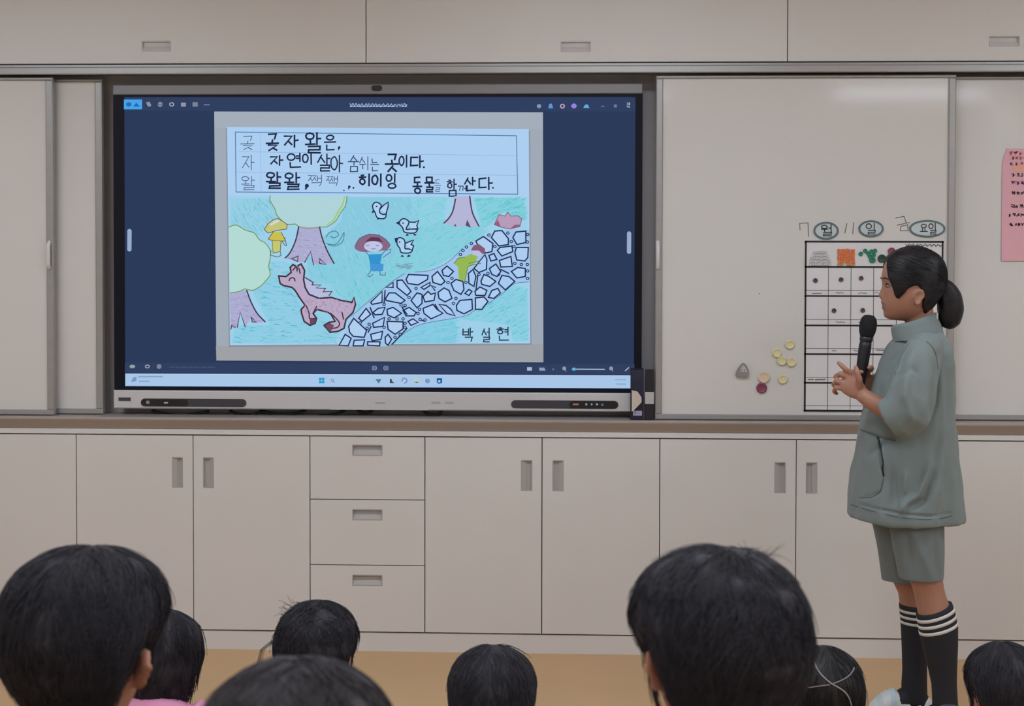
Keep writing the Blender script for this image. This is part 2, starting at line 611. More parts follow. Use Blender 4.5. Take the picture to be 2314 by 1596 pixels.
def wall_cabinet(b0, b1, hpx, hpy, label):
    x0, x1 = xat(b0, 70), xat(b1, 70)
    root = empty('wall_cabinet', ((x0 + x1) / 2, 0.2, Z_UC), label=label, cat='cabinet', group='wall cupboards above the whiteboards')
    MB().box(x0 + .0008, x1 - .0008, 0.0185, 0.44, Z_UC + .002, ZC - .005).build('body', CARC, root)
    c = U(hpx, hpy, 0)
    hw, hh = 0.0555, 0.0195
    d = panel_with_hole(x0 + GAP, x1 - GAP, Z_UC, ZC - .02, c.x - hw, c.x + hw, c.z - hh, c.z + hh).build('door', LAM, root)
    pull(c.x - hw, c.x + hw, c.z - hh, c.z + hh, PULLW, d, side='d')


PULLW = mat('pull_pale_plastic', (205, 200, 198), 0.45, var=0.02)
wall_cabinet(-126, 827, 353, 104, 'wall cupboard with flap door at the left above the display')
wall_cabinet(827, 1780, 1301, 105, 'wall cupboard with flap door in the middle of the top row')
wall_cabinet(1780, 2733, 2270, 93, 'wall cupboard with flap door above the right whiteboards')
wall_cabinet(-1079, -126, -600, 104, 'wall cupboard beyond the left edge of the photo')


# ------------------------------------------------------------------ whiteboards
def whiteboard(px0, px1, yf, label, z0, z1, stile=0.026, rim=0.02, th=0.018, right_stile=True, left_stile=True, hpx=None, hpy=None):
    x0, x1 = xat(px0, 560, yf), xat(px1, 560, yf)
    root = empty('whiteboard', ((x0 + x1) / 2, yf + .01, z0), label=label, cat='whiteboard', group='sliding whiteboards')
    MB().box(x0 + .004, x1 - .004, yf + .003, yf + th, z0 + .004, z1 - .004).build('panel', BOARD, root)

    def bar(xa, xb, za, zb, name='frame_bar'):
        MB().box(xa, xb, yf - .006, yf + th + .002, za, zb, bev=0.0035).build(name, ALU, root)
    bar(x0, x0 + stile, z0 + rim, z1 - rim * .55)
    bar(x1 - stile, x1, z0 + rim, z1 - rim * .55)
    bar(x0, x1, z0, z0 + rim)
    bar(x0, x1, z1 - rim * .55, z1)
    if hpx:
        c = U(hpx, hpy, yf)
        MB().tube([(c.x, yf - .008, c.z - .048), (c.x, yf - .016, c.z - .036), (c.x, yf - .016, c.z + .036), (c.x, yf - .008, c.z + .048)], .0075, 10).build(
            'handle', mat('handle_white', (214, 212, 210), .35), root, smooth=True)
    return root


ZB0 = Z_LIP1 + .002
YF, YB = 0.012, 0.052
ZT_F, ZT_B = zat(171, 1500, YF), zat(175, 1500, YB)
wb_right = whiteboard(1481, 2157, YF, 'large front whiteboard carrying the magnet chart and the date ovals', ZB0, ZT_F, hpx=1486, hpy=577)
whiteboard(2120, 2800, YB, 'rear whiteboard at the right edge with the pink poster', ZB0, ZT_B)
whiteboard(-560, 121, YF, 'front whiteboard at the left edge with a white pull handle', ZB0, ZT_F, hpx=113, hpy=577)
whiteboard(-440, 232, YB, 'narrow visible strip of rear whiteboard beside the display', ZB0, ZT_B)

# ------------------------------------------------------------------ ceiling lights
GLOW = emis('led_diffuser', (230, 241, 255), LAMP)
FRW = mat('lamp_frame_white', (230, 230, 228), .5)
for iy, yy in enumerate((-1.55, -3.6, -5.6)):
    for ix, xx in enumerate((-2.3, 0.2, 2.7)):
        r = empty('ceiling_light', (xx, yy, ZC), cat='lamp', group='ceiling light panels',
                  label='long ceiling light panel, %s row from the front wall, %s' % (['first', 'second', 'third'][iy], ['left', 'middle', 'right'][ix]))
        MB().box(xx - .62, xx + .62, yy - .17, yy + .17, ZC - .03, ZC - .001).build('frame', FRW, r)
        MB().box(xx - .59, xx + .59, yy - .14, yy + .14, ZC - .036, ZC - .0305).build('diffuser', GLOW, r)
# ------------------------------------------------------------------ interactive display
TY = 0.055                                      # plane of the picture
tv = empty('interactive_display', (xat(852, 560, TY), TY + .06, ZB0), label='large interactive display showing a child\'s coloured drawing and poem', cat='display')
tx0, tx1 = xat(257, 560, TY), xat(1451, 560, TY)
tz1, tz0 = zat(190.5, 852, TY), zat(926.5, 852, TY)
zt_bar, zb_bar = zat(213, 852, TY), zat(885, 852, TY)
MB().box(tx0 + .004, tx1 - .004, TY + .012, TY + .072, tz0 + .004, tz1 - .004).build('back_housing', BLK, tv)
MB().box(tx0, tx1, TY - .004, TY + .012, zt_bar, tz1, bev=.003).build('top_bezel', SILVD, tv)
bb = MB().box(tx0, tx1, TY - .012, TY + .012, tz0, zb_bar, bev=.004).build('bottom_bezel', SILV, tv)
MB().box(tx0, tx1, TY, TY + .012, zb_bar, zt_bar).build('screen_bezel', BEZEL, tv)


def pill(cx, cy, w, h, y0, y1, n=8):
    pts = []
    for k in range(n + 1):
        a = -math.pi / 2 + math.pi * k / n
        pts.append((cx + w / 2 - h / 2 + h / 2 * math.cos(a), cy + h / 2 * math.sin(a)))
    for k in range(n + 1):
        a = math.pi / 2 + math.pi * k / n
        pts.append((cx - w / 2 + h / 2 + h / 2 * math.cos(a), cy + h / 2 * math.sin(a)))
    return MB().prism(pts, y0, y1)


PXM = 5.055 / 3050                              # metres per photo pixel on the display
c = U(852, 199.5, TY)
pill(c.x, c.z, 24 * PXM, 12 * PXM, TY - .009, TY).build('camera', BLK, tv, label='small dark lens bump in the top frame')
for (a, b, dk0, dk1) in ((318, 561, 320, 429), (1155, 1397, 1286, 1395)):
    c = U((a + b) / 2, 909.5 if a < 700 else 913.5, TY)
    g = pill(c.x, c.z, (b - a) * PXM, 18 * PXM, TY - .0145, TY - .011).build('speaker_grille', DGREY, bb)
    c2 = U((dk0 + dk1) / 2, 909.7 if a < 700 else 914, TY)
    pill(c2.x, c2.z, (dk1 - dk0) * PXM, 16 * PXM, TY - .0155, TY - .0135).build('control_window', BLK, bb)
c = U(284, 901.5, TY)
MB().box(c.x - 14 * PXM, c.x + 14 * PXM, TY - .0135, TY - .011, c.z - 4 * PXM, c.z + 4 * PXM).build('sensor_slot', DGREY, bb)
c = U(858, 912, TY)
MB().box(c.x - 111 * PXM, c.x + 111 * PXM, TY - .0132, TY - .011, c.z - 14 * PXM, c.z + 14 * PXM).build('front_flap', SILV, bb)
ic = Print(TY - .0158, 0.0002)
for (x, y, w, h, col) in ((334, 909.5, 7, 7, (150, 150, 155)), (375, 910.5, 9, 3, (210, 210, 215)), (1301, 914, 13, 4, (190, 120, 110)), (1325, 914, 4, 5, (190, 190, 200)),
                          (1337, 914, 4, 4, (180, 190, 200)), (1349, 914, 5, 4, (180, 190, 200)), (1361, 915, 5, 5, (120, 130, 160))):
    ic.rect(x - w / 2, y - h / 2, x + w / 2, y + h / 2, col)
ic.build('control_icons', PRINT, bb, kind='stuff')
ic = Print(TY - .0134, 0.0002)
ic.rect(848, 910, 870, 912, (150, 150, 152))
for x in (985, 1015):
    ic.rect(x - 10, 908, x + 10, 912, (178, 176, 176))
ic.build('maker_mark', PRINT, bb, kind='stuff')

# --- the picture on the screen
NAVY = (45, 59, 90)
scr = Print(TY - .0006)
scr.poly([(281, 219), (1436, 219), (1432, 878.5), (283, 874)], NAVY, 0)
scr_o = scr.build('screen', SCREEN, tv, label='lit screen with a viewer window on dark navy')
BY = TY - .001

ui = Print(BY)
ui.poly([(281, 221), (1436, 221), (1436, 252), (281, 250)], (49, 64, 97), 0)
ui.poly([(282, 820), (1434, 824), (1433, 846), (282, 842)], (49, 64, 97), 0)
ui.poly([(280, 225), (321, 225), (321, 247), (280, 247)], (70, 165, 232), 1)
ui.disc(291, 236, 6, 5, (40, 105, 180), 2)
ui.poly([(301, 241), (308, 232), (316, 241)], (40, 105, 180), 2)
ui.poly([(330, 231), (338, 230), (342, 238), (338, 242), (333, 239)], (140, 144, 160), 1)
ui.disc(362, 236, 5.5, 6, (135, 135, 155), 1)
ui.stroke([(357, 235), (367, 238)], 1.5, (80, 80, 100), 2)
ui.ring(388, 236, 4.6, 3.8, 2.2, (168, 168, 180), 1)
ui.rect(409, 232, 420, 241, (150, 150, 165), 1)
ui.rect(435, 231, 447, 241, (125, 130, 150), 1)
ui.stroke([(461, 237), (473, 237)], 1.6, (150, 155, 170), 1)
x = 791
while x < 916:                                   # file name, too blurred to read
    w = random.uniform(4, 9)
    ui.stroke([(x, 235 + random.uniform(-1, 1)), (x + w * .5, 241 + random.uniform(-2, 1)), (x + w, 235 + random.uniform(-1, 2))], 2.2, (150, 168, 205), 1)
    if random.random() < .6:
        ui.stroke([(x, 241), (x + w, 240)], 2, (175, 190, 222), 2)
    x += w + 1.5
ui.disc(1218, 240, 5, 4.6, (135, 150, 175), 1)
ui.poly([(1239, 245), (1241, 235), (1247, 234), (1250, 245)], (90, 150, 215), 1)
ui.ring(1271, 240, 4.2, 4.2, 2.6, (196, 160, 200), 1)
ui.disc(1297, 239.5, 6, 5.6, (150, 130, 225), 1)
ui.poly([(1318, 244), (1322, 237), (1328, 236), (1332, 244)], (95, 175, 220), 1)
ui.stroke([(1359, 240), (1365, 240)], 1.4, (150, 160, 180), 1)
ui.rect(1387, 236, 1394, 243, (105, 120, 150), 1)
ui.stroke([(1417, 233), (1423, 233), (1423, 237), (1417, 237)], 1.6, (190, 195, 210), 1)
ui.stroke([(1417, 241), (1423, 242)], 2, (190, 195, 210), 1)
# scroll handles
for (x, y) in ((292.5, 543), (1421.5, 548.5)):
    ui.poly([(x + 5 * math.cos(a), y + (20.5 if math.sin(a) > 0 else -20.5) + 5 * math.sin(a)) for a in [2 * math.pi * k / 16 for k in range(16)]],
            (150, 172, 200), 1)
# lower tool row
ui.disc(299, 828.5, 6.5, 4, (150, 160, 160), 1)
ui.ring(333, 828.5, 4.6, 3.2, 2, (160, 168, 190), 1)
ui.disc(359.5, 828.5, 5.5, 5.5, (128, 128, 150), 1)
x = 384
while x < 487:
    w = random.uniform(6, 16)
    ui.stroke([(x, 830), (x + w, 830.5)], 2.6, (66, 80, 112), 1)
    x += w + 4
for x in (846, 872):
    ui.stroke([(x - 4, 828), (x + 4, 836)], 1.4, (130, 145, 175), 1)
    ui.stroke([(x - 4, 836), (x + 4, 828)], 1.4, (130, 145, 175), 1)
    ui.ring(x, 832, 5, 4.6, 1.2, (150, 165, 195), 1)
ui.rect(1191, 830, 1202, 838, (170, 185, 210), 1)
ui.poly([(1218, 831), (1230, 831), (1233, 838), (1219, 838)], (140, 158, 190), 1)
ui.disc(1250, 835, 2.2, 2.2, (95, 115, 150), 1)
for x in (1275, 1381):
    ui.disc(x, 833, 4.4, 4.4, (140, 155, 180), 1)
    ui.stroke([(x + 2, 836), (x + 4, 839)], 1.6, (140, 155, 180), 1)
ui.stroke([(1297, 834.5), (1366, 835)], 2.2, (170, 190, 215), 1)
ui.disc(1297, 834.5, 5, 3.6, (95, 175, 215), 2)
ui.stroke([(1413, 838), (1421, 831)], 2.2, (175, 185, 200), 1)
ui.build('viewer_controls', SCREEN, scr_o, kind='stuff')

tb = Print(BY)
TBC = (168, 198, 232)
tb.poly([(283, 844.5), (1431, 848.5), (1431, 878), (283, 872.5)], TBC, 0)
tb.poly([(283, 844.5), (1431, 848.5), (1431, 850), (283, 846)], (190, 214, 240), 1)
tb.poly([(296, 862), (302, 852), (309, 852), (308, 861), (300, 864)], (130, 150, 195), 1)
for (a, b, y) in ((313, 366, 851.5), (315, 334, 862)):
    x = a
    while x < b - 3:
        w = random.uniform(4, 8)
        tb.stroke([(x, y + random.uniform(-.6, .6)), (x + w, y)], 3, (138, 160, 196), 1)
        x += w + 2
tb.rect(721, 854, 733, 866.5, (40, 150, 200), 1)
tb.stroke([(727, 854), (727, 866)], 1, (130, 200, 230), 2)
tb.stroke([(721, 860), (733, 860)], 1, (130, 200, 230), 2)
tb.ring(751, 859.5, 3, 3, 1.4, (120, 130, 150), 1)
tb.stroke([(753, 862), (756, 865)], 1.5, (120, 130, 150), 1)
tb.poly([(848, 857), (862, 857), (856, 867)], (70, 130, 130), 1)
tb.poly([(881, 856), (885, 857), (886, 862), (892, 866), (881, 866)], (60, 75, 70), 1)
tb.stroke([(908, 862), (911, 855.5), (918, 857), (919, 863), (914, 866)], 3, (128, 145, 185), 1, curve=4)
tb.rect(935, 856, 946, 863, (190, 205, 190), 1)
tb.poly([(935, 863), (946, 863), (943, 866)], (105, 105, 60), 1)
tb.disc(966, 861, 5.2, 5.6, (120, 140, 185), 1)
tb.stroke([(966, 856), (966, 866)], 1, (160, 180, 210), 2)
tb.poly([(987, 855), (999, 855), (999, 866), (991, 867.5), (987, 864)], (25, 90, 160), 1)
tb.disc(992.5, 862, 3, 2.6, (175, 205, 235), 2)
for (y, a) in ((858, 1390), (868, 1394)):
    tb.stroke([(a, y), (1414, y + .5)], 3, (140, 172, 210), 1)
tb.build('taskbar', SCREEN, scr_o, kind='stuff')

# --- photographed sheet
pg = Print(BY, 0.0003)
pg.poly([(484, 252), (1227, 254), (1228, 819), (489, 815)], (160, 170, 182), 0)
pg.poly([(484, 252), (1227, 254), (1227, 292), (486, 290)], (163, 174, 186), 1)
pg.poly([(488, 782), (1228, 778), (1228, 819), (489, 815)], (158, 162, 166), 1)
pg.poly([(510, 290), (1198, 296), (1201, 780), (517, 785)], (138, 148, 160), 2)
pg.poly([(513, 287), (1195, 292), (1198, 776), (520, 780)], (172, 206, 240), 3)
pg.build('sheet_photo', SCREEN, scr_o)

C3 = lambda cx, cy: (480 + cx * .32844, 240 + cy * .32844)
C4 = lambda cx, cy: (500 + cx * .22556, 440 + cy * .22556)
C5 = lambda cx, cy: (780 + cx * .22553, 440 + cy * .22556)
INKD = (32, 44, 72)
poem = Print(BY - .0014)
poem.stroke([(532, 298.5), (1167, 307), (1170, 439), (533.5, 434)], 1.8, (70, 120, 165), 0, closed=True)
poem.stroke([(539, 343), (1165, 352)], 1.0, (140, 175, 215), 0)
poem.stroke([(534, 389), (1166, 396.5)], 1.0, (140, 175, 215), 0)
poem.stroke([(588, 302), (590, 434)], 1.0, (145, 180, 218), 0)
TXT = [('곶', 195, 205, 290, 300, 1.7, (60, 78, 110)), ('자', 205, 340, 290, 440, 1.7, (60, 78, 110)), ('왈', 200, 485, 290, 575, 1.7, (70, 85, 125)),
       ('곶', 368, 190, 455, 305, 4, INKD), ('자', 495, 200, 590, 280, 4, INKD), ('왈', 640, 185, 745, 320, 4, INKD), ('은', 770, 200, 850, 300, 3.4, INKD),
       ('자', 400, 342, 485, 408, 3.6, INKD), ('연', 515, 325, 610, 420, 3.4, INKD), ('이', 620, 325, 690, 400, 3.4, INKD), ('살', 725, 330, 810, 445, 3.2, INKD),
       ('아', 815, 340, 895, 455, 3, INKD), ('숨', 935, 340, 1010, 450, 2.3, (50, 66, 100)), ('쉬', 1012, 350, 1078, 442, 2.0, (60, 76, 110)),
       ('는', 1088, 362, 1145, 445, 2.2, (55, 72, 105)), ('곳', 1190, 330, 1280, 450, 4.2, INKD), ('이', 1285, 340, 1345, 420, 3.4, INKD), ('다', 1365, 345, 1450, 420, 3.8, INKD),
       ('왈', 372, 458, 470, 565, 3.9, INKD), ('왈', 498, 462, 600, 572, 3.8, INKD), ('짹', 660, 475, 755, 550, 1.5, (50, 64, 100)), ('짹', 785, 482, 865, 550, 1.5, (50, 64, 100)),
       ('히', 1010, 470, 1090, 550, 4, INKD), ('이', 1098, 470, 1170, 550, 4, INKD), ('잉', 1195, 468, 1265, 565, 3.6, INKD), ('동', 1380, 490, 1440, 600, 3.8, INKD),
       ('물', 1460, 490, 1525, 590, 3.8, INKD), ('들', 1530, 505, 1570, 588, 1.8, (90, 110, 150)), ('함', 1615, 505, 1680, 620, 3, INKD), ('께', 1690, 545, 1755, 588, 1.8, INKD),
       ('산', 1735, 490, 1810, 580, 3.4, INKD), ('다', 1835, 490, 1925, 572, 3.6, INKD)]
for (ch, a, b, c_, d, w, col) in TXT:
    p0, p1 = C3(a, b), C3(c_, d)
    hangul(poem, ch, p0[0], p0[1], p1[0], p1[1], w, col, 1)
for (a, b, r) in ((872, 285, 3), (650, 548, 4.6), (905, 580, 1.6), (942, 555, 3), (970, 562, 2.2), (1455, 420, 2.4), (1930, 562, 2.2)):
    p = C3(a, b)
    poem.disc(p[0], p[1], r, r, INKD, 1, 10)
    if a in (872, 650, 942):
        poem.stroke([p, (p[0] - r * .6, p[1] + r * 1.6)], r * .9, INKD, 2)
poem.build('poem_text', SCREEN, scr_o, kind='stuff')

# --- coloured pencil drawing
dr = Print(BY - .0014, 0.00022)
AREA = [(517, 443), (1192, 445), (1196, 774), (521, 778)]
dr.poly(AREA, (158, 208, 234), 0)


def inside(p, poly):
    r = False
    j = len(poly) - 1
    for i in range(len(poly)):
        if (poly[i][1] > p[1]) != (poly[j][1] > p[1]) and p[0] < (poly[j][0] - poly[i][0]) * (p[1] - poly[i][1]) / (poly[j][1] - poly[i][1]) + poly[i][0]:
            r = not r
        j = i
    return r


HAT = [([(520, 448), (612, 448), (640, 500), (560, 540), (522, 520)], 60, 320, [(110, 195, 205), (140, 205, 222), (90, 180, 195)]),
       ([(780, 446), (1010, 446), (985, 520), (900, 560), (860, 640), (700, 640), (690, 570), (770, 500)], 62, 700, [(120, 200, 215), (100, 190, 205), (148, 212, 228)]),
       ([(520, 600), (640, 590), (680, 690), (760, 745), (760, 776), (524, 776), (530, 735), (610, 735), (565, 650)], 4, 620, [(95, 185, 205), (120, 200, 220), (70, 170, 190)]),
       ([(600, 590), (700, 600), (820, 690), (760, 760), (700, 700), (640, 640)], 6, 260, [(110, 195, 215), (130, 205, 222)]),
       ([(700, 590), (850, 560), (940, 640), (860, 680), (810, 700), (760, 660)], 64, 520, [(80, 190, 195), (95, 200, 200), (110, 205, 215)]),
       ([(930, 520), (1000, 500), (1080, 510), (1100, 525), (1040, 570), (990, 600), (930, 620), (860, 640), (900, 560)], -34, 460, [(80, 195, 195), (100, 205, 205), (120, 210, 215)]),
       ([(1070, 448), (1186, 448), (1186, 500), (1140, 480), (1090, 520)], -20, 330, [(70, 195, 190), (95, 205, 205), (60, 180, 180)]),
       ([(930, 446), (1010, 446), (1000, 500), (930, 520)], -12, 200, [(110, 205, 210), (135, 212, 224)]),
       ([(1192, 660), (1194, 770), (1160, 772), (1150, 735), (1040, 722), (1080, 700), (1130, 660), (1170, 645)], -28, 380, [(85, 195, 200), (110, 205, 215), (70, 185, 195)]),
       ([(900, 735), (1020, 718), (1035, 740), (1030, 775), (880, 776)], -14, 300, [(110, 200, 222), (90, 190, 210), (130, 208, 228)])]
for poly, ang, n, cols in HAT:
    xs = [p[0] for p in poly]
    ys = [p[1] for p in poly]
    ca, sa = math.cos(math.radians(ang)), math.sin(math.radians(ang))
    dr.poly(poly, tuple(int(v * .35 + w * .65) for v, w in zip(cols[1], (158, 208, 234))), 1)
    for _ in range(n):
        p = (random.uniform(min(xs), max(xs)), random.uniform(min(ys), max(ys)))
        if not inside(p, poly):
            continue
        l = random.uniform(5, 15)
        q = (p[0] + ca * l, p[1] + sa * l + random.uniform(-1.5, 1.5))
        if not inside(q, AREA):
            continue
        base = random.choice(cols)
        k = random.uniform(.25, .85)
        col = tuple(int(b * k + w * (1 - k)) for b, w in zip(base, (150, 208, 230)))
        dr.stroke([p, ((p[0] + q[0]) / 2 + random.uniform(-.8, .8), (p[1] + q[1]) / 2 + random.uniform(-.8, .8)), q], random.uniform(.7, 1.9), col, 2)

CROWN, GRN, TRUNK, BRN = (174, 212, 218), (112, 150, 78), (172, 172, 208), (66, 50, 74)
t4 = lambda L: [C4(*p) for p in L]
t5 = lambda L: [C5(*p) for p in L]
cr1 = t4([(490, 10), (490, 60), (540, 150), (560, 210), (650, 295), (740, 295), (780, 320), (880, 340), (980, 325), (1060, 320), (1150, 260), (1190, 190), (1240, 120), (1255, 60), (1258, 14)])
dr.poly(cr1, CROWN, 3)
dr.stroke(cr1, 2, GRN, 4, curve=4)
dr.stroke(t4([(1235, 20), (1215, 100), (1165, 180), (1130, 250), (1060, 300)]), 3.4, (160, 200, 110), 4, curve=4, taper=True)
cr2 = t4([(76, 325), (150, 305), (240, 355), (330, 385), (380, 450), (440, 485), (490, 560), (490, 640), (475, 720), (490, 800), (440, 870), (390, 920), (310, 960), (240, 945), (180, 970), (90, 985), (86, 980)])
dr.poly(cr2, (180, 218, 212), 3)
dr.stroke(cr2[:-1], 2, GRN, 4, curve=4)
tr2 = t4([(775, 325), (745, 460), (690, 580), (640, 635), (760, 670), (830, 680), (890, 590), (920, 700), (980, 690), (1130, 690), (1060, 560), (1010, 430), (985, 325)])
dr.poly(tr2, TRUNK, 4)
for L in ([(775, 325), (745, 460), (690, 580), (640, 635)], [(985, 325), (1010, 430), (1060, 560), (1130, 690)]):
    dr.stroke(t4(L), 3, BRN, 5, curve=5)
for L in ([(835, 680), (895, 570), (925, 705)], [(985, 640), (985, 690), (1050, 700), (985, 640)], [(700, 645), (770, 615), (765, 670), (720, 650)]):
    dr.stroke(t4(L), 2.4, (88, 62, 90), 5)
for L in ([(1050, 430), (1080, 385), (1140, 365), (1175, 400), (1140, 430), (1090, 420)], [(1050, 490), (1140, 500), (1190, 450), (1230, 380), (1215, 470), (1140, 515), (1070, 500)]):
    dr.stroke(t4(L), 1.7, (70, 120, 140), 5, curve=5)
tr1 = t4([(85, 990), (250, 955), (300, 1080), (360, 1190), (440, 1275), (330, 1290), (300, 1235), (245, 1320), (190, 1190), (160, 1330), (95, 1345)])
dr.poly(tr1, TRUNK, 4)
dr.stroke(t4([(255, 960), (300, 1080), (360, 1190), (440, 1275)]), 3, BRN, 5, curve=5)
for L in ([(160, 1330), (190, 1180), (240, 1325)], [(300, 1230), (310, 1275), (350, 1278), (300, 1230)], [(95, 1350), (105, 1310), (140, 1330)]):
    dr.stroke(t4(L), 2.4, (88, 62, 90), 5)
for _ in range(150):                             # pencil grain on the trunks
    for poly in (tr1, tr2):
        xs = [p[0] for p in poly]
        ys = [p[1] for p in poly]
        p = (random.uniform(min(xs), max(xs)), random.uniform(min(ys), max(ys)))
        if inside(p, poly) and inside((p[0] + 6, p[1] + 2), poly):
            dr.stroke([p, (p[0] + 6, p[1] + random.uniform(0, 2))], 1.0, random.choice([(160, 150, 192), (190, 185, 216), (150, 140, 180)]), 5)
# figure in yellow
dr.poly(t4([(430, 350), (470, 290), (520, 250), (570, 240), (620, 270), (660, 300), (660, 340), (620, 355), (560, 360), (470, 385)]), (196, 196, 120), 5)
dr.poly(t4([(480, 300), (560, 248), (592, 262), (500, 312)]), (205, 215, 225), 6)
dr.stroke(t4([(430, 350), (470, 290), (520, 250), (570, 240), (620, 270), (660, 300), (655, 345), (560, 358), (470, 385)]), 1.5, (80, 80, 90), 6, closed=True)
dr.poly(t4([(520, 375), (600, 375), (640, 465), (600, 468), (590, 570), (520, 585), (510, 460), (470, 440)]), (205, 190, 80), 5)
dr.poly(t4([(512, 462), (595, 465), (588, 570), (520, 585)]), (196, 200, 115), 6)
for L in ([(520, 375), (470, 445), (510, 460), (520, 585), (590, 570), (600, 465), (645, 465), (600, 375)], [(510, 460), (600, 465)], [(610, 470), (640, 510), (655, 510), (635, 430)],
          [(500, 560), (490, 605), (560, 625), (600, 610), (590, 570)]):
    dr.stroke(t4(L), 1.5, (88, 82, 60), 6)
# deer-like animal
deer = t4([(575, 815), (650, 820), (700, 780), (690, 730), (720, 700), (750, 720), (760, 770), (770, 710), (800, 695), (835, 760), (825, 850), (840, 930), (880, 1000), (980, 1040), (1100, 1030),
           (1200, 1060), (1310, 1080), (1330, 1030), (1345, 1100), (1320, 1180), (1250, 1250), (1230, 1340), (1170, 1370), (1090, 1380), (1030, 1310), (1080, 1280), (1140, 1270), (1100, 1200),
           (1070, 1180), (960, 1150), (920, 1190), (955, 1240), (940, 1290), (890, 1310), (830, 1270), (805, 1190), (800, 1150), (840, 1110), (790, 1040), (740, 960), (710, 930), (620, 910), (590, 890)])
mane = t4([(840, 830), (920, 880), (910, 905), (1000, 905), (950, 935), (1045, 940), (1020, 975), (1110, 970), (1080, 1010), (1040, 1035), (940, 1020), (870, 980), (840, 920)])
dr.poly(mane, (182, 188, 222), 5)
dr.poly(deer, (184, 168, 196), 6)
dr.stroke(mane[:9], 2.6, (90, 62, 82), 7)
dr.stroke(deer, 3.7, (70, 48, 64), 7, closed=True)
for L in ([(680, 862), (690, 840), (715, 833), (735, 845), (738, 865)], [(850, 1110), (880, 1190), (885, 1240), (940, 1240)], [(1090, 1185), (1150, 1240), (1185, 1290), (1165, 1330), (1110, 1340)],
          [(1210, 1180), (1225, 1250)], [(955, 1120), (925, 1180)], [(715, 760), (740, 730)], [(780, 740), (790, 790)]):
    dr.stroke(t4(L), 2.8, (74, 50, 66), 7, curve=3)
dr.poly(t4([(885, 1240), (950, 1240), (940, 1290), (890, 1305)]), (100, 74, 92), 7)
dr.poly(t4([(1035, 1310), (1085, 1285), (1130, 1310), (1100, 1370), (1080, 1372)]), (110, 80, 98), 7)
for _ in range(160):
    p = C4(random.uniform(840, 1320), random.uniform(1040, 1180))
    if inside(p, deer):
        dr.stroke([p, (p[0] + random.uniform(-5, 5), p[1] + random.uniform(1, 4))], .9, random.choice([(165, 130, 165), (200, 180, 205), (150, 110, 150)]), 7)
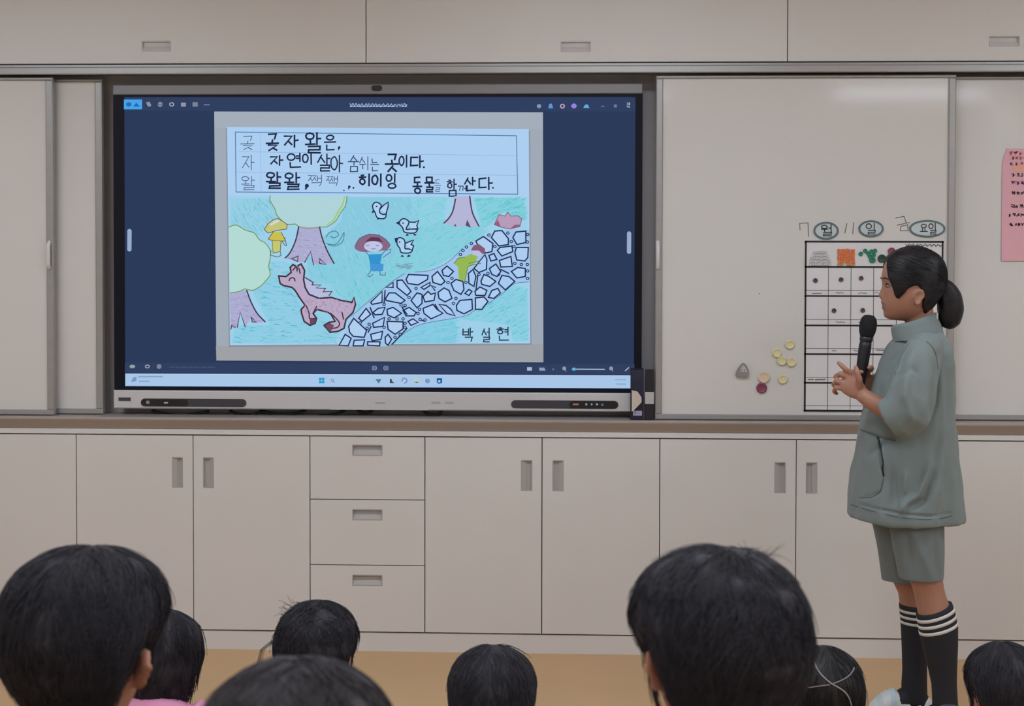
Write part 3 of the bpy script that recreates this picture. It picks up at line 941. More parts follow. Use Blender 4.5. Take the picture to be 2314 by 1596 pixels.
# stone path
path = t5([(-62, 1520), (-10, 1390), (60, 1220), (200, 1100), (370, 960), (480, 870), (600, 790), (850, 765), (1000, 700), (1100, 620), (1180, 540), (1300, 460), (1500, 362), (1842, 352),
           (1842, 870), (1700, 890), (1600, 970), (1450, 1080), (1300, 1160), (1180, 1220), (800, 1290), (620, 1370), (440, 1520)])
dr.poly(path, (160, 196, 236), 3)
for L in ([(60, 1220), (200, 1100), (370, 955), (480, 865), (600, 790)], [(700, 775), (850, 760), (1000, 695), (1100, 615), (1180, 535)], [(1842, 875), (1700, 892), (1600, 970), (1450, 1080), (1300, 1160), (1180, 1222), (800, 1290), (620, 1370), (440, 1520)]):
    dr.stroke(t5(L), 1.2, (70, 110, 140), 4, curve=4)
STN = [[(1310, 465), (1385, 420), (1480, 490), (1470, 570), (1410, 585), (1340, 530)], [(1465, 430), (1500, 365), (1570, 360), (1635, 440), (1635, 500), (1540, 515)],
       [(1680, 430), (1710, 375), (1810, 365), (1810, 480), (1720, 500)], [(1525, 560), (1550, 530), (1670, 515), (1680, 570), (1570, 615)], [(1700, 580), (1715, 530), (1835, 530), (1830, 630), (1800, 665), (1720, 655)],
       [(1545, 660), (1660, 620), (1675, 720), (1560, 725)], [(1665, 770), (1730, 730), (1805, 740), (1805, 820), (1720, 835)], [(1440, 610), (1490, 590), (1520, 650), (1460, 665)],
       [(1445, 740), (1510, 695), (1560, 770), (1520, 820), (1470, 800)], [(1535, 890), (1570, 810), (1640, 820), (1700, 870), (1605, 955)], [(1360, 870), (1390, 800), (1440, 820), (1510, 870), (1450, 920), (1370, 900)],
       [(1435, 1030), (1470, 960), (1530, 940), (1555, 985), (1490, 1040)], [(1300, 970), (1350, 925), (1420, 960), (1400, 1010), (1310, 1010)], [(1305, 1035), (1390, 1025), (1430, 1070), (1370, 1150), (1305, 1150)],
       [(1115, 1110), (1150, 1060), (1270, 1050), (1275, 1150), (1190, 1195), (1120, 1160)], [(1060, 890), (1110, 850), (1180, 870), (1190, 950), (1160, 1000), (1090, 960)], [(970, 760), (1020, 715), (1085, 770), (1040, 820), (985, 810)],
       [(870, 820), (925, 770), (1000, 870), (960, 905), (880, 880)], [(610, 850), (635, 800), (830, 810), (825, 850), (730, 905), (630, 890)], [(520, 860), (570, 855), (660, 970), (620, 1010), (520, 930)],
       [(405, 1040), (440, 985), (500, 985), (600, 1060), (560, 1090), (410, 1060)], [(255, 1080), (370, 970), (370, 1080), (270, 1100)], [(135, 1240), (210, 1140), (255, 1200), (170, 1270)],
       [(35, 1320), (85, 1240), (215, 1360), (190, 1430), (80, 1420), (45, 1380)], [(280, 1180), (330, 1140), (400, 1130), (370, 1200), (300, 1205)], [(420, 1150), (480, 1130), (565, 1190), (490, 1235), (425, 1205)],
       [(580, 1160), (640, 1130), (710, 1180), (690, 1215), (610, 1215)], [(660, 1060), (720, 985), (770, 1000), (770, 1090), (720, 1135)], [(780, 1020), (830, 970), (860, 1000), (905, 985), (890, 1060), (800, 1075)],
       [(930, 980), (990, 935), (1040, 960), (1070, 1040), (1000, 1075), (940, 1040)], [(780, 1140), (880, 1100), (920, 1150), (980, 1190), (860, 1245), (790, 1190)], [(940, 1100), (1010, 1110), (1060, 1150), (1100, 1215), (1020, 1190)],
       [(275, 1290), (395, 1230), (380, 1320), (285, 1330)], [(420, 1270), (580, 1275), (580, 1345), (500, 1400), (430, 1350)], [(255, 1400), (375, 1370), (360, 1450), (270, 1465)], [(630, 1270), (680, 1245), (730, 1280), (660, 1310)],
       [(400, 1430), (430, 1400), (465, 1450), (430, 1510), (405, 1490)], [(90, 1460), (195, 1455), (180, 1515), (80, 1515)], [(225, 1475), (350, 1475), (345, 1515), (225, 1510)], [(760, 930), (850, 880), (850, 910), (790, 950)],
       [(1235, 790), (1280, 750), (1310, 820), (1290, 920), (1240, 890)], [(1290, 740), (1400, 600), (1420, 650), (1415, 750), (1340, 780)], [(1200, 990), (1240, 950), (1270, 970), (1240, 1010)], [(410, 930), (480, 880), (480, 930)],
       [(-60, 1510), (0, 1400), (60, 1440), (30, 1515)]]
STI = (36, 48, 82)
for s in STN:
    q = t5(s)
    dr.poly(q, random.choice([(172, 205, 242), (166, 202, 240), (176, 206, 240)]), 4)
    dr.stroke(q, 3.0, STI, 5, closed=True)
for (a, b) in ((1830, 400), (1825, 475), (1825, 700), (1765, 700), (1700, 690), (1828, 765), (1828, 840), (1265, 490), (1215, 525), (1180, 560), (1155, 600), (1440, 405), (1630, 385), (1665, 470), (1690, 520),
               (750, 1250), (800, 1255), (600, 1330), (500, 1430), (550, 1400), (240, 1300), (220, 1340), (150, 1285), (390, 1330), (600, 1290), (520, 1245), (440, 1245), (580, 1245), (730, 1190), (745, 1150),
               (560, 1105), (600, 1110), (390, 1100), (710, 940), (640, 1030), (1030, 880), (1070, 840), (1110, 1040), (1085, 1090), (1210, 880), (1500, 520), (1430, 790), (1340, 800)):
    p = C5(a, b)
    dr.disc(p[0], p[1], 4, 3.8, STI, 5, 10)
    dr.disc(p[0], p[1], 1.9, 1.8, (165, 200, 240), 6, 8)
for L in ([(250, 1130), (290, 1235)], [(400, 960), (390, 1090)], [(610, 1120), (570, 1130), (620, 1200)], [(900, 1100), (930, 1150)], [(905, 930), (860, 910), (900, 960)], [(1330, 800), (1310, 960)],
          [(1520, 820), (1550, 800)], [(1560, 750), (1640, 790)], [(740, 1250), (800, 1270)], [(470, 1500), (620, 1340)], [(230, 1380), (260, 1320)]):
    dr.stroke(t5(L), 3, STI, 5)
# birds
for body in ([(345, 150), (362, 105), (310, 75), (275, 105), (282, 150), (300, 180), (315, 222), (345, 240), (400, 235), (410, 190), (390, 200), (350, 185)],
             [(640, 275), (590, 240), (550, 262), (545, 295), (575, 330), (590, 372), (640, 385), (700, 382), (722, 350), (660, 345), (610, 345)],
             [(600, 490), (590, 450), (545, 430), (520, 455), (522, 500), (548, 540), (562, 580), (640, 585), (672, 560), (640, 545), (600, 540)]):
    q = smooth_line(t5(body), 3, True)
    dr.poly(q, (172, 208, 240), 4)
    dr.stroke(q, 2.8, STI, 5, closed=True)
for wing in ([(345, 150), (380, 110), (430, 75), (430, 120), (410, 190)], [(640, 275), (700, 277), (737, 258), (718, 310), (728, 342), (660, 345)], [(600, 490), (650, 468), (686, 455), (660, 500), (686, 510), (672, 560)]):
    dr.poly(t5(wing), (178, 210, 240), 5)
    dr.stroke(t5(wing), 2.8, STI, 6)
for b in ([(280, 150), (262, 186), (300, 176)], [(550, 262), (503, 284), (546, 305)], [(530, 432), (493, 436), (505, 482), (522, 480)], [(320, 225), (318, 250), (350, 245), (345, 235)], [(370, 235), (385, 250), (402, 232)],
          [(620, 388), (605, 414), (640, 408)], [(680, 388), (695, 414), (720, 400)], [(570, 600), (555, 622), (592, 625)], [(630, 600), (620, 630), (660, 615)]):
    dr.poly(t5(b), STI, 6)
for (a, b) in ((315, 118), (580, 285), (545, 475)):
    p = C5(a, b)
    dr.disc(p[0], p[1], 2.2, 1.8, STI, 6, 8)
for k in range(26):
    p = C5(random.uniform(505, 650), random.uniform(690, 745))
    dr.stroke([p, (p[0] + 8, p[1] + random.uniform(-1, 1))], 2, random.choice([(112, 160, 178), (130, 172, 188)]), 3)
# child in blue
dr.poly(smooth_line(t5([(95, 525), (140, 440), (240, 395), (340, 405), (410, 450), (452, 505), (420, 550), (350, 562), (200, 575), (130, 562)]), 3, True), (138, 104, 132), 4)
dr.poly(t5([(200, 470), (260, 425), (340, 430), (380, 480), (345, 468), (240, 466)]), (92, 56, 84), 5)
p = C5(282, 518)
dr.disc(p[0], p[1], 21, 12, (190, 198, 232), 5)
for L in ([(210, 505), (225, 515), (240, 505)], [(310, 505), (325, 515), (340, 505)], [(265, 540), (280, 546), (300, 540)]):
    dr.stroke(t5(L), 1.2, (90, 80, 120), 6)
dr.poly(t5([(230, 600), (370, 595), (352, 690), (385, 695), (380, 765), (252, 765), (248, 690)]), (52, 146, 206), 5)
dr.poly(t5([(248, 695), (385, 695), (380, 765), (320, 770), (315, 730), (305, 770), (252, 765)]), (70, 150, 212), 6)
for L in ([(230, 600), (195, 560)], [(370, 600), (400, 560), (460, 545), (455, 575), (380, 630)], [(255, 765), (225, 810), (245, 825), (280, 800)], [(350, 765), (350, 805), (400, 808), (405, 780)],
          [(95, 525), (140, 440), (240, 395), (340, 405), (410, 450), (452, 505)]):
    dr.stroke(t5(L), 1.5, (80, 90, 140), 6)
# tree and small animal at the right
dr.poly(t5([(1095, 15), (1245, 15), (1280, 190), (1340, 315), (1260, 330), (1220, 260), (1195, 320), (1090, 318), (990, 285), (1080, 160)]), (180, 182, 216), 4)
for L in ([(1105, 45), (1080, 160), (1040, 235), (990, 285)], [(1248, 15), (1275, 180), (1340, 315)]):
    dr.stroke(t5(L), 3.2, (86, 62, 88), 5, curve=5)
for b in ([(1090, 318), (1100, 290), (1118, 316)], [(1205, 310), (1222, 250), (1262, 332)]):
    dr.poly(t5(b), (104, 74, 100), 5)
fox = t5([(1495, 300), (1540, 200), (1600, 215), (1630, 175), (1660, 215), (1730, 212), (1770, 240), (1750, 320), (1650, 345), (1560, 325)])
dr.poly(fox, (182, 156, 186), 4)
dr.stroke(fox, 1.6, (128, 84, 112), 5, closed=True)
for b in ([(1495, 300), (1530, 250), (1560, 325)], [(1700, 300), (1760, 300), (1745, 325), (1650, 345)]):
    dr.poly(t5(b), (150, 96, 124), 5)
# child in green on the path
dr.poly(t5([(1090, 690), (1130, 630), (1200, 625), (1260, 592), (1330, 620), (1290, 700), (1230, 720), (1200, 865), (1140, 855), (1130, 720)]), (150, 184, 84), 7)
p = C5(1330, 560)
dr.disc(p[0], p[1], 13, 12, (190, 190, 225), 7)
dr.poly(t5([(1260, 560), (1285, 510), (1340, 495), (1400, 540), (1405, 600), (1370, 590), (1340, 560)]), (130, 92, 118), 8)
for L in ([(1230, 720), (1290, 700), (1360, 690)], [(1240, 690), (1360, 660)], [(1090, 690), (1130, 640), (1200, 625)], [(1200, 865), (1230, 720)]):
    dr.stroke(t5(L), 1.5, (100, 120, 70), 8)
# signature
for (ch, a, b, c_, d) in (('박', 1180, 1340, 1280, 1470), ('설', 1370, 1340, 1450, 1475), ('현', 1520, 1330, 1640, 1460)):
    p0, p1 = C5(a, b), C5(c_, d)
    hangul(dr, ch, p0[0], p0[1], p1[0], p1[1], 2.8, (44, 62, 84), 6)
dr.build('pencil_drawing', SCREEN, scr_o, kind='stuff')

# ------------------------------------------------------------------ cables under the display
CAB = mat('cable_black', (26, 26, 32), .5)
for lab, pts in (('black cable sagging furthest left beneath the display', [(345, 928), (372, 936), (420, 939), (470, 930)]),
                 ('black cable loop beneath the left speaker grille end', [(520, 929), (548, 939), (575, 936), (590, 929)]),
                 ('black cable loop third from left beneath the display', [(596, 930), (625, 937), (655, 936), (690, 928)]),
                 ('black cable beneath the middle flap of the display', [(722, 940), (752, 938), (780, 927)]),
                 ('short black cable end under the middle of the display', [(808, 928), (826, 933), (842, 928)]),
                 ('black cable loop hanging right of the display middle', [(955, 926), (966, 935), (980, 939), (992, 935), (1000, 926)])):
    q = smooth_line(pts, 5)
    MB().tube([U(p[0], p[1], TY + .03) for p in q], .0055, 8).build('cable', CAB, None, True, label=lab, cat='cable', group='cables below the display')

# ------------------------------------------------------------------ dark holder beside the display
HY = 0.0
hx0, hx1 = xat(1425, 890, HY), xat(1456, 890, HY)
hz1 = zat(834, 1440, HY)
hd = empty('acrylic_holder', ((hx0 + hx1) / 2, HY, ZB0), label='dark see through acrylic holder at the lower right corner of the display', cat='holder')
ACR = mat('smoked_acrylic', (70, 72, 98), .12, alpha=.25, var=.02)
ACRD = mat('smoked_acrylic_back', (30, 30, 48), .25)
MB().box(hx0, hx1, HY + .026, HY + .029, ZB0, hz1).build('back_panel', ACRD, hd)
MB().box(hx0, hx1, HY, HY + .002, ZB0, hz1 - .004).build('front_panel', ACR, hd)
MB().box(hx0, hx0 + .002, HY + .002, HY + .026, ZB0, hz1 - .002).build('side_panel', ACRD, hd)
MB().box(hx1 - .002, hx1, HY + .002, HY + .026, ZB0, hz1 - .002).build('side_panel', mat('acrylic_edge', (128, 126, 140), .3), hd)
MB().box(hx0, hx1, HY + .002, HY + .026, ZB0, ZB0 + .003).build('base', ACRD, hd)
c = U(1440.5, 934, HY)
MB().box(c.x - .0165, c.x + .0165, HY - .001, HY, c.z - .009, c.z + .009).build('sticker', mat('sticker_lilac', (172, 168, 196), .5), hd)
st = Print(HY - .0013)
st.rect(1434, 930, 1437, 936, (110, 105, 140))
st.rect(1439, 933, 1447, 935, (130, 125, 160))
st.build('sticker_print', PRINT, hd)
bp_ = [U(*p, HY + .012) for p in ((1427, 881), (1440, 884), (1449, 897), (1449, 908), (1431, 927), (1427, 929))]
MB().prism([(p.x, p.z) for p in reversed(bp_)], HY - .009, HY - .0022).build('eraser_pad', mat('beige_pad', (205, 192, 178), .8), label='beige pad stuck on the front of the dark acrylic holder', cat='pad')
kx0, kx1 = xat(1458, 890, HY) , xat(1477.5, 890, HY)
kr = empty('black_case', ((kx0 + kx1) / 2, HY, ZB0), label='upright black case with a pale band between holder and whiteboard', cat='case')
kz = zat(835, 1466, HY)
MB().box(kx0, kx1, HY - .002, HY + .008, ZB0, kz, bev=.0015).build('body', mat('case_black', (34, 32, 42), .35), kr)
MB().box(kx0 - .0004, kx1 + .0004, HY - .0032, HY + .0075, zat(913, 1466, HY), zat(886, 1466, HY)).build('band', mat('band_pale', (186, 184, 182), .5), kr)
# ------------------------------------------------------------------ things on the right whiteboard
WY = YF + .003                                  # face of the board
MKC = (70, 66, 66)
for lab, strokes in (('marker figure 7', [[(1808, 520), (1807, 505), (1826, 504), (1827, 535)]]), ('marker figure 1, first of 11', [[(1914, 505), (1909, 527)]]),
                     ('marker figure 1, second of 11', [[(1929, 503), (1927, 529)]]),
                     ('marker syllable 금', [[(2024, 493), (2043, 489), (2048, 505)], [(2027, 509), (2055, 503)], [(2035, 514), (2035, 522), (2052, 521), (2051, 508), (2035, 512)]])):
    mk = Print(WY - .0006)
    for L in strokes:
        mk.stroke(L, 1.5, MKC, 0)
    mk.build('marker_writing', PRINT, wb_right, label=lab, kind='stuff')
mk = Print(WY - .0006)
mk.disc(1716, 664, 1.6, 1, (90, 80, 80), 0, 8)
mk.build('marker_dot', PRINT, wb_right)

OVC, OVR = mat('oval_card', (196, 206, 208), .5), mat('oval_rim', (92, 110, 114), .5)
for (cx, cy, rx, ry, chs, lab) in ((1866.5, 521.5, 28, 20, [('월', 1856, 509, 1880, 533, 2.6)], 'small oval date label reading 월, left above the chart'),
                                   (1968, 517, 28, 19, [('일', 1957, 505, 1979, 529, 2.4)], 'small oval date label reading 일, middle above the chart'),
                                   (2095, 517, 40, 19.5, [('요', 2079, 507, 2096, 524, 2.2), ('일', 2099, 505, 2116, 529, 2.4)], 'wide oval date label reading 요일, right above the chart')):
    c = U(cx, cy, WY)
    o = empty('date_label', (c.x, WY, c.z), label=lab, cat='label', group='oval date labels')
    s = 5.012 / 3050
    n = 32
    el = lambda k, e=0: (c.x + (rx + e) * s * math.cos(2 * math.pi * k / n), c.z + (ry + e) * s * math.sin(2 * math.pi * k / n))
    MB().prism([el(k) for k in range(n)], WY - .003, WY - .0005).build('card', OVC, o)
    rr = MB()
    rings = []
    for (e, y) in ((0, -.0005), (0, -.0042), (-4.2, -.0042), (-4.2, -.0028)):
        rings.append([(el(k, e)[0], WY + y, el(k, e)[1]) for k in range(n)])
    rr.loft(rings, False, False)
    rr.build('rim', OVR, o)
    P = Print(WY - .0034)
    for (ch, a, b, c_, d, w) in chs:
        hangul(P, ch, a, b, c_, d, w, (52, 56, 58), 0, .01)
    P.build('lettering', PRINT, o)

# --- chart
cx0, cx1 = xat(1817, 740, WY), xat(2130.5, 740, WY)
cz1, cz0 = zat(544.5, 1974, WY), zat(931, 1974, WY)
ch = empty('magnet_chart', ((cx0 + cx1) / 2, WY, cz0), label='black lined chart sheet with magnets on the front whiteboard', cat='chart')
MB().box(cx0, cx1, WY - .0022, WY - .0004, cz0, cz1).build('sheet', mat('chart_sheet', (222, 219, 220), .45, var=.01), ch)
CHB = mat('chart_black', (22, 18, 22), .5)
YG = WY - .0030


def hline(py, w, x0=None, x1=None):
    z = zat(py, 1974, WY)
    return MB().box(cx0 if x0 is None else x0, cx1 if x1 is None else x1, YG, WY - .0022, z - w / 2, z + w / 2)


def vline(px, w, z0, z1):
    x = xat(px, 740, WY)
    return MB().box(x - w / 2, x + w / 2, YG, WY - .0022, z0, z1)


for py, w in ((546.5, .0068), (603.5, .0068), (669.5, .0056), (736, .006), (801, .006), (866, .006), (929, .0068)):
    hline(py, w).build('row_line', CHB, ch)
for px in (1819.5, 2128):
    vline(px, .0062, cz0, cz1).build('side_line', CHB, ch)
for px in (1871, 1922, 1973, 2025, 2077):
    vline(px, .0016, cz0, zat(603.5, 1974, WY)).build('column_line', CHB, ch)
for py in (656.5, 722.5, 788, 853.5, 917.5):
    hline(py, .0012).build('caption_line', CHB, ch)
cp = Print(YG - .0003)
x = 2047
while x < 2124:
    w = random.uniform(5, 9)
    cp.stroke([(x, 552 + random.uniform(-1, 1)), (x + w * .4, 557), (x + w, 553 + random.uniform(-1, 1))], 1.8, (60, 58, 64), 0)
    x += w + 2
for (a, b, y) in ((1836, 1856, 663), (1889, 1906, 662), (1940, 1957, 663), (1977, 1984, 661), (1889, 1908, 728), (1940, 1958, 728), (1880, 1888, 793), (1930, 1940, 793), (1980, 2000, 792), (1826, 1835, 858), (1842, 1862, 858)):
    x = a
    while x < b:
        w = random.uniform(2, 4)
        cp.stroke([(x, y + random.uniform(-1, 1)), (x + w, y + random.uniform(-1, 1))], 2.0 if y == 858 else 1.3, (72, 68, 72), 0)
        x += w + 1
cp.build('caption_print', PRINT, ch, kind='stuff')


def magnet(px, py, r_px, m, label, group, Yb, name='magnet', face=None):
    c = U(px, py, Yb)
    r = r_px * 5.0 / 3050
    h = min(.008, r * .55)
    o = MB().lathe_y((c.x, Yb, c.z), [(r * .9, -.0003), (r, -h * .35), (r * .96, -h * .75), (r * .78, -h), (r * .7, -h * .82), (r * .25, -h * .82)], 16).build(
        name, m, None, True, label=label, cat='magnet', group=group)
    return o


MG = YG - .0002
ORM, GRM = mat('magnet_orange', (226, 116, 62), .4), mat('magnet_green', (26, 122, 96), .4)
DGM, PLM = mat('magnet_dark_green', (34, 66, 54), .4), mat('magnet_plum', (134, 66, 92), .4)
WHM, DKM = mat('magnet_clear_white', (196, 196, 196), .35), mat('magnet_dark', (84, 56, 70), .45)
ORD = mat('magnet_amber', (212, 140, 72), .4)
for i in range(6):
    for j in range(6):
        px, py = 1896 + i * 6.5 + random.uniform(-.8, .8), 566 + j * 6.2 + random.uniform(-.8, .8)
        if j == 5 and i == 2:
            continue
        magnet(px, py, 3.5, ORD if (j > 3 and random.random() < .6) else ORM, 'tiny orange magnet in the square orange cluster of the chart header', 'orange magnets in the chart header', MG)
k = 0
for j, (n, y) in enumerate(((5, 570), (6, 577), (7, 584), (8, 591), (8, 597.5))):
    for i in range(n):
        magnet(1853 - (n - 1) * 3.1 + i * 6.2 + random.uniform(-.7, .7), y + random.uniform(-.7, .7), 3.3, WHM, 'tiny pale grey magnet heaped at the left of the chart header', 'pale magnets in the chart header', MG)
for (x, y, r, w) in ((1945, 574, 5, 'leftmost green magnet of the green cluster'), (1955, 567, 5, 'upper left green magnet of the green cluster'), (1962, 573, 5, 'central green magnet of the green cluster'),
                     (1977, 567, 5, 'upper right green magnet of the green cluster'), (1969, 568, 4.5, 'upper middle small green magnet of the green cluster'), (1966, 580, 5, 'lower left green magnet of the green cluster'),
                     (1974, 577, 5, 'right hand green magnet of the green cluster'), (1971, 588, 7, 'largest and lowest green magnet of the green cluster')):
    magnet(x, y, r, GRM, w + ' in the chart header', 'green magnets in the chart header', MG)
magnet(1992.5, 584.5, 9.5, DGM, 'dark green magnet beside the green cluster of the chart header', None, MG)
magnet(2014.5, 568, 8.5, PLM, 'plum magnet in the chart header above the girl\'s hair', None, MG)
magnet(2030, 570, 7, PLM, 'plum magnet half hidden behind the girl\'s hair', None, MG)
for (x, y, lab) in ((1842.5, 634, 'first dark dot magnet in the first row of chart cells'), (1900.5, 632, 'dark dot magnet in the second cell of the first chart row'),
                    (1946, 629, 'dark dot magnet in the third cell of the first chart row'), (1884.5, 702, 'left dark dot magnet in the second row of chart cells'),
                    (1949.5, 701.5, 'right dark dot magnet in the second row of chart cells')):
    magnet(x, y, 5.2, DKM, lab, 'dark dot magnets in the chart cells', MG)
YEL, PEA = mat('magnet_yellow', (224, 214, 168), .4), mat('magnet_peach', (222, 200, 176), .45)
for (x, y, lab) in ((1784.5, 778.5, 'topmost pale yellow round magnet left of the chart'), (1755.5, 797.5, 'leftmost pale yellow magnet of the upper cluster left of the chart'),
                    (1766.5, 815.5, 'middle pale yellow magnet touching its two neighbours left of the chart'), (1788, 818.5, 'pale yellow magnet nearest the chart edge in the upper cluster'),
                    (1768.5, 857, 'lowest yellow round magnet standing alone left of the chart')):
    magnet(x, y, 11, YEL, lab, 'pale yellow magnets left of the chart', WY - .0003)
magnet(1726, 852.5, 14, PEA, 'peach round magnet just above the plum one', None, WY - .0003)
magnet(1721, 877, 12.3, PLM, 'plum round magnet lowest on the front whiteboard', None, WY - .0003)
# grey rice-ball shaped magnet
gm = empty('magnet', tuple(U(1678, 838, WY)), label='grey rounded triangle magnet furthest left on the front whiteboard', cat='magnet')
tri = smooth_line([(1663, 850), (1664, 839), (1673, 825), (1679, 820.5), (1685, 824), (1692, 840), (1689, 852), (1676, 851)], 3, True)
q = [U(p[0], p[1], WY) for p in tri]
MB().prism([(p.x, p.z) for p in reversed(q)], WY - .012, WY - .0004).build('body', mat('magnet_grey', (142, 138, 136), .5), gm)
P = Print(WY - .0124)
P.poly([(1671, 840), (1678, 826), (1682, 826), (1690, 841)], (188, 184, 180), 0)
P.stroke([(1674, 838), (1677, 836)], 1.4, (90, 86, 86), 1)
P.stroke([(1682, 838), (1684, 836)], 1.4, (90, 86, 86), 1)
P.build('front_print', PRINT, gm)

# ------------------------------------------------------------------ pink poster on the rear right board
PY_ = YB + .003
po = empty('poster', tuple(U(2330, 590, PY_)), label='pink paper poster with handwritten lines at the right edge', cat='poster')
x0, x1 = xat(2263.5, 460, PY_), xat(2440, 460, PY_)
z1, z0 = zat(336, 2290, PY_), zat(590, 2290, PY_)
pm = MB()
N = 8
v, f = [], []
for k in range(N + 1):
    t = k / N
    z = z1 + (z0 - z1) * t
    y = PY_ - .0035 - .006 * max(0, t - .72) ** 1.0
    v += [(x0, y, z), (x1, y, z), (x0, y + .0008, z), (x1, y + .0008, z)]
v[0] = (x0 + .016, v[0][1], v[0][2])
v[2] = (x0 + .016, v[2][1], v[2][2])
for k in range(N):
    a, b = 4 * k, 4 * (k + 1)
    f += [(a, b, b + 1, a + 1), (a + 2, a + 3, b + 3, b + 2), (a, a + 2, b + 2, b), (a + 1, b + 1, b + 3, a + 3)]
f += [(0, 1, 3, 2), (4 * N, 4 * N + 2, 4 * N + 3, 4 * N + 1)]
pm.add(v, f)
pm.build('sheet', mat('poster_pink', (228, 172, 182), .7, var=.02), po)
pp = Print(PY_ - .0045)
for (y, col, h, a) in ((346, (196, 116, 134), 10, 2280), (357, (196, 116, 134), 8, 2284), (370, (188, 112, 124), 9, 2282), (395, (120, 100, 112), 9, 2286), (413, (124, 66, 132), 9, 2286), (436, (48, 36, 48), 8, 2286),
                       (466, (74, 52, 62), 8, 2284), (486, (82, 60, 72), 8, 2280), (507, (58, 40, 52), 7, 2280)):
    x = a
    while x < 2420:
        w = random.uniform(6, 10)
        for _ in range(3):
            pp.stroke([(x + random.uniform(0, w), y - h / 2 + random.uniform(0, h)), (x + random.uniform(0, w), y - h / 2 + random.uniform(0, h)), (x + random.uniform(0, w), y - h / 2 + random.uniform(0, h))], 1.9, col, 1)
        x += w + 2
pp.rect(2290, 372, 2420, 388, (232, 168, 150), 0)
pp.build('handwriting', PRINT, po, kind='stuff')
# ------------------------------------------------------------------ people: shared tools
def fuse(parts, voxel, smooth=6, deform=None):
    """union of closed shapes as one continuous surface"""
    src = MB()
    for p in parts:
        src.add(p.v, p.f)
    me = mesh_of(src.v, src.f)
    o = bpy.data.objects.new('tmp', me)
    COL.objects.link(o)
    m = o.modifiers.new('r', 'REMESH')
    m.mode = 'VOXEL'
    m.voxel_size = voxel
    m.use_smooth_shade = True
    if smooth:
        s = o.modifiers.new('s', 'SMOOTH')
        s.factor = 0.5
        s.iterations = smooth
    dg = bpy.context.evaluated_depsgraph_get()
    out = bpy.data.meshes.new_from_object(o.evaluated_get(dg))
    bpy.data.objects.remove(o)
    bpy.data.meshes.remove(me)
    out.materials.clear()
    if deform is not None:
        n = len(out.vertices)
        co = np.empty(n * 3, np.float32)
        no = np.empty(n * 3, np.float32)
        out.vertices.foreach_get('co', co)
        out.vertex_normals.foreach_get('vector', no)
        co = deform(co.reshape(-1, 3).astype(float), no.reshape(-1, 3).astype(float))
        out.vertices.foreach_set('co', co.astype(np.float32).ravel())
        out.update()
    return out


def proj(co):
    d = co - np.array([0, -CAM_D, CAM_H])
    w = d @ np.array(CF)
    return 1157 + FPX * (d @ np.array(CR)) / w, PPY - FPX * (d @ np.array(CU)) / w


def vnoise(p, seed=0):
    """smooth value noise in 3-D, -1..1"""
    g = np.random.default_rng(seed).uniform(-1, 1, (16, 16, 16))
    i = np.floor(p).astype(int)
    f = p - i
    f = f * f * (3 - 2 * f)
    r = 0
    for dx in (0, 1):
        for dy in (0, 1):
            for dz in (0, 1):
                w = (f[:, 0] if dx else 1 - f[:, 0]) * (f[:, 1] if dy else 1 - f[:, 1]) * (f[:, 2] if dz else 1 - f[:, 2])
                r = r + w * g[(i[:, 0] + dx) % 16, (i[:, 1] + dy) % 16, (i[:, 2] + dz) % 16]
    return r


def crease(x, y, pts, w):
    """soft fold along a line, dying out at both ends"""
    best = np.full(x.shape, 1e9)
    at = np.zeros(x.shape)
    L = [math.hypot(c - a, d - b) for (a, b), (c, d) in zip(pts[:-1], pts[1:])]
    tot, run = sum(L), 0.0
    for ((a, b), (c, d)), l in zip(zip(pts[:-1], pts[1:]), L):
        vx, vy = c - a, d - b
        t = np.clip(((x - a) * vx + (y - b) * vy) / (vx * vx + vy * vy + 1e-9), 0, 1)
        q = np.hypot(x - a - t * vx, y - b - t * vy)
        s = (x - a) * vy - (y - b) * vx
        m = q < best
        at = np.where(m, (run + t * l) / tot, at)
        best = np.where(m, q, best)
        run += l
    return np.exp(-(best / w) ** 2) * np.clip(np.sin(math.pi * (.04 + .92 * at)), 0, 1) ** .6


def seg_dist(x, y, pts):
    best = np.full(x.shape, 1e9)
    for (a, b), (c, d) in zip(pts[:-1], pts[1:]):
        vx, vy = c - a, d - b
        t = np.clip(((x - a) * vx + (y - b) * vy) / (vx * vx + vy * vy + 1e-9), 0, 1)
        best = np.minimum(best, np.hypot(x - a - t * vx, y - b - t * vy))
    return best


HS = 0.001416                                   # metres for one unit of the head tables
_y = np.array([562, 566, 572, 582, 592, 604, 616, 630, 642, 655, 668, 680, 692, 702, 710, 717, 722, 725.0])
_F = np.array([0, 22, 36, 52, 60, 65, 68, 70.5, 67.5, 66.5, 66, 67.5, 66.5, 64, 63, 60, 50, 0.0])
_B = np.array([0, 22, 36, 51, 59, 64, 66.5, 67, 65, 60, 53, 45, 36, 28, 21, 15, 9, 0.0])
_W = np.array([0, 18, 29, 41, 47, 51, 53, 53.5, 53, 52, 50, 47, 42.5, 37, 31, 24, 16, 0.0])
_ph = np.arccos(np.clip((643.5 - _y) / 81.5, -1, 1))
_pd = np.linspace(0, math.pi, 400)


def _tab(v):
    t = np.interp(_pd, _ph, v)
    k = np.hanning(23)
    k /= k.sum()
    tt = np.pad(t, 11, mode='reflect', reflect_type='odd')
    return np.convolve(tt, k, 'valid')


_Ft, _Bt, _Wt = _tab(_F), _tab(_B), _tab(_W)


